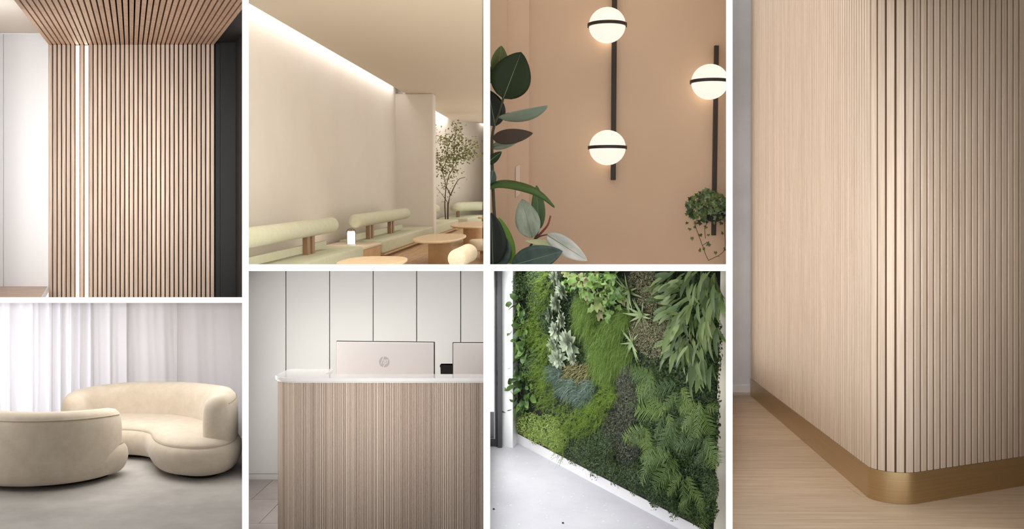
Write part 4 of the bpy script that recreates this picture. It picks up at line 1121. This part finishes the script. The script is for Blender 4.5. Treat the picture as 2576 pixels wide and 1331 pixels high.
        tag(obj('foliage', b, LM[mk], t), None, kind='stuff'); return t
    def hair(label, patches, n, mk='hair', L0=.05, wd=.0008, stiff=0.0, group='fine grassy plants on the green wall', name='grassy_fern'):
        zx, zy = patches[0][:2]; t, o = plant(name, label, zx, zy, group=group); b = MB()
        tot = sum(p[2] * p[3] for p in patches)
        for zx, zy, a, c in patches:
            for _ in range(int(n * a * c / tot)):
                p, u, v = rnd_on(zx, zy, a, c, .0, .09); p = p - o
                d = (nrm * .6 + rt_ * rp.gauss(0, .5) + up * rp.gauss(.1, .5)).normalized(); L = L0 * rp.uniform(.6, 1.4)
                s = d.cross(Vector((rp.gauss(0, 1), rp.gauss(0, 1), rp.gauss(0, 1)))).normalized() * wd
                p1 = p + d * L * .5 + up * (-.25 * L) * (1 - stiff); p2 = p + d * L * .85 + up * (-.85 * L) * (1 - stiff)
                b.add([p - s, p + s, p1 + s, p1 - s, p2], [(0, 1, 2, 3), (3, 2, 4)])
        tag(obj('foliage', b, LM[mk], t), None, kind='stuff'); return t
    meshes = {}
    def leafobj(key, L, W_, **kw):
        if key not in meshes: meshes[key] = [leafgrid(L, W_, twist=tw, **kw).mesh('leaf', True) for tw in (-.4, 0, .5)]
        return rp.choice(meshes[key])
    def clump(label, name, mk, zx, zy, rx_, ry_, n, key, L, W_, dirf, off=(.02, .1), smin=.75, smax=1.25, group=None, **kw):
        t, o = plant(name, label, zx, zy, group=group)
        for _ in range(n):
            p, u, v = rnd_on(zx, zy, rx_, ry_, *off); p -= o
            d = dirf(u, v); nn = nrm + rt_ * rp.gauss(0, .35) + up * rp.gauss(.45, .35)
            me = leafobj(key, L, W_, **kw)
            if not me.materials: me.materials.append(LM[mk])
            obj('leaf', me, None, t, frame(p, d, nn) @ Matrix.Scale(rp.uniform(smin, smax), 4))
        return t
    # undergrowth first
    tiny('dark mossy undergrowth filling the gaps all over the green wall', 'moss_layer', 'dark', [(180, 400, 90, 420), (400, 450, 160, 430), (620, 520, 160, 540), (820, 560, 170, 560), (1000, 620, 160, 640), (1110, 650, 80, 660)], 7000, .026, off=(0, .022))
    G = 'small leaved cushions on the green wall'
    tiny('dark small-leaved shrub in the top left corner of the green wall', 'small_leaved_shrub', 'bush', [(125, 90, 80, 95), (240, 60, 60, 60), (260, 170, 60, 70)], 2600, .017, group=G)
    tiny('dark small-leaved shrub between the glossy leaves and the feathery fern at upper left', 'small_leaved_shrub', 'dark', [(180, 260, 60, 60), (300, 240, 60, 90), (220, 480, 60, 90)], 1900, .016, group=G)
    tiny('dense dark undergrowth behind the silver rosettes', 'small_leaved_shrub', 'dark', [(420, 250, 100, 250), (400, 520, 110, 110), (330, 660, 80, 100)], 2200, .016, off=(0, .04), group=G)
    tiny('brownish seeded plant between the aloes and the strap leaves', 'seeded_plant', 'brown', [(800, 60, 80, 70), (840, 150, 75, 70), (850, 330, 95, 130), (770, 330, 60, 90)], 4200, .009, aspect=.8, group=G)
    tiny('brown fine-leaved plant left of the ferns at mid height', 'seeded_plant', 'darkgrey', [(720, 560, 60, 90), (720, 690, 70, 110)], 2000, .016, group=G)
    tiny('light green tiny-leaved cushion at the lower left above the rail', 'creeping_fig', 'light', [(215, 800, 75, 65), (310, 830, 75, 85), (360, 880, 60, 60), (240, 860, 60, 40)], 3400, .013, group=G)
    tiny('green trailing creeper spilling over the rail at its middle', 'creeping_fig', 'dark', [(480, 930, 90, 85), (560, 1000, 100, 80), (640, 1050, 80, 60), (600, 900, 70, 80)], 3600, .014, off=(.0, .11), group=G)
    tiny('dark grey-leaved plant in the lower centre', 'small_leaved_shrub', 'darkgrey', [(650, 830, 80, 100), (720, 900, 70, 110)], 1700, .015, group=G)
    tiny('dark green creeper under the ferns, spilling over the rail at the right', 'creeping_fig', 'dark', [(760, 1080, 90, 80), (860, 1130, 80, 90), (900, 1220, 90, 60)], 3400, .014, off=(.0, .11), group=G)
    tiny('dark green creeper in the lower right corner', 'creeping_fig', 'bush', [(1010, 1250, 90, 60), (1100, 1230, 80, 90), (1140, 1120, 45, 90)], 2600, .014, off=(.0, .08), group=G)
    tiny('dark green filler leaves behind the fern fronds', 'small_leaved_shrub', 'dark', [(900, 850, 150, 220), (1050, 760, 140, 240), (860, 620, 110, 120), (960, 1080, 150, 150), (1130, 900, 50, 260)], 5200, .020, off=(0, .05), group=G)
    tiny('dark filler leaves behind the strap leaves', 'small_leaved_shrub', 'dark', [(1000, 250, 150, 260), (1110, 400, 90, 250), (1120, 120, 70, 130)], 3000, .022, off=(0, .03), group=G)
    tiny('dark green leaves at the top middle behind the crinkled leaves', 'small_leaved_shrub', 'bush', [(560, 90, 150, 80)], 1500, .018, off=(0, .04), group=G)
    # feathery plumes
    plume('bright feathery fern hanging at the top left, left of the rosettes', [(290, 85, 55, 85), (270, 190, 45, 40)], 150)
    plume('bright feathery fern at upper left, directly left of the middle rosettes', [(250, 290, 60, 55), (305, 400, 50, 75), (260, 360, 50, 50)], 190)
    plume('bright feathery fern running diagonally down to the blue spiky plant', [(285, 540, 55, 70), (310, 640, 50, 80), (270, 480, 40, 50)], 190)
    plume('bright feathery fern below the blue spiky plant at lower centre', [(430, 750, 80, 80), (540, 740, 75, 75), (390, 870, 25, 90), (480, 800, 70, 60)], 260)
    plume('bright feathery fern right of the brown sedum', [(620, 640, 65, 55), (570, 690, 55, 45)], 130)
    hair('fine grassy green fern right of the rosettes near the top', [(490, 190, 45, 60), (500, 280, 55, 60), (520, 240, 60, 40)], 2200)
    hair('fine grassy green fern tuft under the upper aloe', [(700, 250, 50, 50)], 1100)
    hair('large fine grassy fern hanging in the centre of the green wall', [(590, 380, 80, 110), (600, 500, 80, 90), (690, 440, 60, 70), (650, 300, 60, 70)], 5600)
    hair('small blue-grey spiky plant left of the brown sedum', [(345, 535, 50, 45)], 900, 'blue', .05, .0013, .7, 'blue spiky plants on the green wall', 'blue_spike_plant')
    hair('blue-grey spiky plant below the brown sedum', [(430, 605, 70, 50), (500, 650, 65, 45), (520, 600, 40, 40)], 2200, 'blue', .06, .0014, .7, 'blue spiky plants on the green wall', 'blue_spike_plant')
    # glossy broad leaves on the left
    out = lambda u, v: (nrm * rp.uniform(.2, .8) + rt_ * (u * .9 + rp.gauss(0, .35)) + up * (-v * .7 + rp.gauss(-.1, .4)))
    for lb, zx, zy, a, c, n in (('glossy round-leaved plant near the white pier at the upper left', 150, 200, 65, 70, 26), ('glossy broad-leaved plant sticking out over the white pier', 160, 330, 60, 65, 28),
            ('glossy broad-leaved plant left of the lower feathery fern', 200, 410, 50, 60, 26), ('glossy plant whose leaves reach farthest left, over the window frame', 135, 560, 60, 55, 26),
            ('glossy plant with big grey-green leaves low on the left', 190, 630, 60, 75, 26), ('lowest glossy broad-leaved plant, above the light green cushion', 160, 710, 50, 40, 14)):
        clump(lb, 'glossy_leaf_plant', 'broad', zx - 12, zy, a, c, int(n * 1.35), 'broad', .058, .04, out, group='glossy broad-leaved plants on the green wall', shape='round', curl=.2, fold=.25, ns=6, nw=2)
    for lb, zx, zy, a, c, n in (('crinkled green leaf plant at the top, right of the rosettes', 460, 60, 55, 60, 22), ('crinkled green leaf plant at the top centre', 570, 95, 75, 85, 38),
            ('crinkled plant with brownish leaves left of the upper aloe', 660, 110, 45, 65, 18), ('crinkled pale green leaf plant above the grassy fern', 610, 205, 55, 30, 12)):
        clump(lb, 'crinkled_leaf_plant', 'lettuce', zx, zy, a, c, n, 'lettuce', .065, .055, out, group='crinkled leaf plants on the green wall', shape='lobed', curl=.35, fold=.25, wave=.16, ns=14, nw=3)
    # silver rosettes
    for lb, zx, zy, s in (('silver rosette at the very top of its column', 395, 45, 1.0), ('second silver rosette from the top', 425, 105, .9), ('third silver rosette from the top', 400, 175, 1.1),
            ('silver rosette at the left bulge of the column', 368, 235, .95), ('small silver rosette right of the bulge', 425, 260, .8), ('silver rosette at mid column', 395, 315, 1.0),
            ('largest silver rosette, at the right side of the column', 462, 375, 1.35), ('silver rosette left of the largest one', 380, 385, .85), ('lowest silver rosette, above the brown sedum', 400, 455, 1.05), ('small silver rosette under the largest one', 480, 455, .7)):
        t, o = plant('silver_rosette', lb, zx, zy, group='silver rosettes on the green wall')
        ax = (nrm + rt_ * rp.gauss(-.15, .2) + up * rp.gauss(-.05, .2)).normalized(); e1_ = ax.orthogonal().normalized(); e2_ = ax.cross(e1_)
        c0 = nrm * .05
        for ringn, cnt, tilt, ln in ((0, 10, .12, 1.0), (1, 9, .45, .9), (2, 6, .9, .65)):
            for k in range(cnt):
                a_ = 2 * PI * (k + .5 * ringn) / cnt + rp.gauss(0, .1)
                rad = e1_ * math.cos(a_) + e2_ * math.sin(a_); d = rad * math.cos(tilt) + ax * math.sin(tilt)
                me = leafobj('rosette', .068, .034, shape='ovate', curl=.12, fold=.35, ns=6, nw=2)
                if not me.materials: me.materials.append(LM['rosette'])
                obj('leaf', me, None, t, frame(c0 + ax * .006 * ringn, d, ax - rad * .4) @ Matrix.Scale(s * ln * rp.uniform(.9, 1.1), 4))
        obj('stem', MB().tube([Vector((0, 0, 0)), c0], .003, 6), LM['dark'], t)
    # aloes
    for lb, zx, zy, s in (('aloe with pale spiky leaves at the top right of centre', 765, 115, 1.15), ('aloe below, beside the strap leaves', 830, 235, 1.0), ('lowest aloe, at the right of the grassy fern', 780, 375, .95)):
        t, o = plant('aloe', lb, zx, zy, group='aloes on the green wall')
        ax = (nrm + up * -.1).normalized(); e1_ = ax.orthogonal().normalized(); e2_ = ax.cross(e1_)
        for k in range(11):
            a_ = 2 * PI * k / 11 + rp.gauss(0, .15); rad = e1_ * math.cos(a_) + e2_ * math.sin(a_); tl = rp.uniform(.1, .7)
            d = rad * math.cos(tl) + ax * math.sin(tl)
            me = leafobj('aloe', .12, .022, shape='lance', curl=.15, fold=.8, ns=7, nw=1)
            if not me.materials: me.materials.append(LM['aloe'])
            obj('leaf', me, None, t, frame(nrm * .04, d, ax) @ Matrix.Scale(s * rp.uniform(.75, 1.1), 4))
        obj('stem', MB().tube([Vector((0, 0, 0)), nrm * .045], .005, 6), LM['dark'], t)
    # sedum strands
    t, o = plant('trailing_sedum', 'brown trailing sedum with rope-like strands in the centre', 460, 560)
    for k in range(230):
        p, u, v = rnd_on(470, 540, 78, 72, .02, .07); p -= o
        d = (rt_ * -.55 + up * (-.8 + rp.gauss(0, .2)) + rt_ * rp.gauss(0, .2) + nrm * rp.gauss(0, .25)); L = rp.uniform(.05, .09); q = []
        for j in range(7): q.append(p + d * L * j / 6 + nrm * .008 * math.sin(j * 1.3 + k) + rt_ * .004 * math.sin(j * 2 + k))
        obj('strand', MB().tube(q, [.0015, .0034, .0026, .0037, .0026, .0033, .001], 6).mesh('strand', True), LM['sedum'], t)
    # strap leaves
    down = lambda u, v: (nrm * rp.uniform(.1, .5) + rt_ * (-.35 + rp.gauss(0, .45)) + up * rp.uniform(-1.1, -.3))
    downr = lambda u, v: (nrm * rp.uniform(.1, .5) + rt_ * (rp.gauss(.1, .4)) + up * rp.uniform(-1.2, -.5))
    left = lambda u, v: (nrm * rp.uniform(.1, .5) + rt_ * (-1 + rp.gauss(0, .3)) + up * rp.uniform(-.8, .05))
    for lb, zx, zy, a, c, n, df in (('strap-leaved plant at the top, its leaves pointing left', 960, 70, 75, 65, 30, left), ('strap-leaved plant at the top near the cream wall edge', 1080, 40, 75, 60, 30, downr),
            ('strap-leaved plant in the top right corner of the green wall', 1160, 110, 40, 90, 26, downr), ('strap-leaved plant with lighter green leaves, second from top on its left side', 955, 190, 75, 65, 30, left),
            ('strap-leaved plant in the middle of the hanging mass', 1060, 180, 65, 65, 30, down), ('strap-leaved plant at mid height on the right, over the dark gap', 1130, 270, 55, 70, 26, downr),
            ('strap-leaved plant at mid height on the left', 985, 300, 65, 65, 28, down), ('strap-leaved plant low in the mass, beside the fern tips', 965, 400, 50, 55, 22, down),
            ('strap-leaved plant low in the centre of the mass', 1060, 390, 65, 65, 28, downr), ('lowest strap-leaved plant, one leaf pointing at the cream wall', 1080, 490, 75, 55, 24, downr)):
        clump(lb, 'strap_leaf_plant', 'strap', zx, zy, a, c, n, 'strap', .115, .024, df, off=(.01, .14), smin=.5, smax=1.25, group='strap-leaved plants on the green wall', shape='strap', curl=.25, fold=.25, ns=8, nw=1)
    # fern fronds
    def frond_mesh(L, np_=17):
        b = MB(); vv = []; 
        cur = lambda f: Vector((0, L * f, -.22 * L * f * f))
        b.tube([cur(k / 6) for k in range(7)], [.0018 * (1 - .8 * k / 6) for k in range(7)], 4)
        for k in range(np_):
            f = .08 + .9 * k / np_; c = cur(f); ln = L * .40 * math.sin(PI * (.14 + .82 * f)) ** .8; wd = L * .0125
            for s in (-1, 1):
                e = Vector((s * .84, .55 + .1 * math.sin(k * 2.1 + s), -.22 + .12 * math.sin(k * 1.7 + s))).normalized(); y = Vector((0, 1, -.2)).normalized()
                m1 = c + e * ln * .5 + Vector((0, 0, .01 * L)); tip = c + e * ln + Vector((0, .05 * ln, -.12 * ln))
                b.add([c - y * wd, c + y * wd, m1 + y * wd * .95, tip, m1 - y * wd * .95], [(0, 1, 2, 4), (4, 2, 3)])
        return b.mesh('frond')
    fms = [frond_mesh(.17), frond_mesh(.14, 15), frond_mesh(.19, 19)]
    for f_ in fms: f_.materials.append(LM['fern'])
    def fern(lb, zx, zy, dirs):
        t, o = plant('fern', lb, zx, zy, group='ferns on the green wall')
        for (du, dv, s) in dirs:
            d = rt_ * du + up * dv + nrm * rp.uniform(.25, .55)
            nn = nrm + up * rp.uniform(.2, .7) + rt_ * rp.gauss(0, .2)
            obj('frond', rp.choice(fms), None, t, frame(nrm * rp.uniform(.02, .07) + rt_ * rp.gauss(0, .01) + up * rp.gauss(0, .01), d, nn) @ Matrix.Scale(s * rp.uniform(.85, 1.1), 4))
        obj('crown', MB().tube([Vector((0, 0, 0)), nrm * .04, nrm * .07], [.004, .003, .002], 6), LM['dark'], t)
    fern('highest fern, under the left of the strap leaves', 900, 540, [(-1, -.2, 1.0), (-.9, .3, .8), (-.6, -.8, .9), (.4, -.7, .8), (-1, -.6, .9)])
    fern('fern to the right of the highest one, below the strap leaves', 1030, 600, [(-1, -.3, 1.0), (-.6, -.8, 1), (.3, -.9, .9), (.8, -.5, .8), (-.2, -1, .9)])
    fern('fern with a broad frond pointing left at mid height', 950, 720, [(-1, -.1, 1.1), (-1, -.5, 1), (-.4, -1, .9), (.5, -.8, .9), (-.8, .3, .8)])
    fern('fern at the right edge above the lowest fronds', 1150, 690, [(-.6, -.7, .9), (.6, -.5, .9), (.1, -1, 1), (.8, .2, .8), (-.9, -.2, .9)])
    fern('fern in the centre right, fronds hanging straight down', 1010, 770, [(-.3, -1, .9), (.4, -.9, .9), (-.8, -.6, .9), (.1, -1, .8)])
    fern('leftmost fern, its fronds curling over the dark plants', 850, 800, [(-1, -.5, 1.1), (-.7, -.9, 1.1), (.2, -1, .9), (.6, -.7, .9), (-.2, -1, .8)])
    fern('fern at the right reaching over the cream wall', 1170, 860, [(.8, -.4, 1.0), (.5, -1, 1.1), (-.5, -.8, 1), (-1, -.4, 1), (.0, -1, 1)])
    fern('fern below the centre, large frond drooping to the lower left', 1000, 960, [(-1, -.3, 1), (-.6, -.9, 1.2), (-.9, 0, .9), (.2, -1, .9), (-.3, -1, 1.2)])
    fern('lowest fern, above the creeper in the right corner', 1050, 1050, [(-.6, -.9, 1), (.2, -1, .9), (.7, -.6, .8), (-1, -.5, .8)])
    fern('small fern tucked under the highest one', 820, 650, [(-1, -.3, .8), (-.5, -.9, .8), (.6, -.6, .7), (-.8, .3, .6)])
    fern('fern between the leftmost fern and the lowest fronds', 900, 890, [(-.8, -.6, .9), (.3, -1, .9), (-.2, -1, 1), (.8, -.4, .7), (-1, .1, .7)])
    fern('small fern in the right corner above the rail', 1110, 1130, [(-.7, -.6, .8), (.2, -1, .9), (.6, -.4, .7)])
    fern('fern frond cluster at mid right over the dark gap', 1080, 760, [(-.9, -.4, .9), (.5, -.9, 1), (-.3, -1, .9), (.9, -.3, .8)])
room_green()
fit_room(1224.5, 1835, 673.5, 1505)
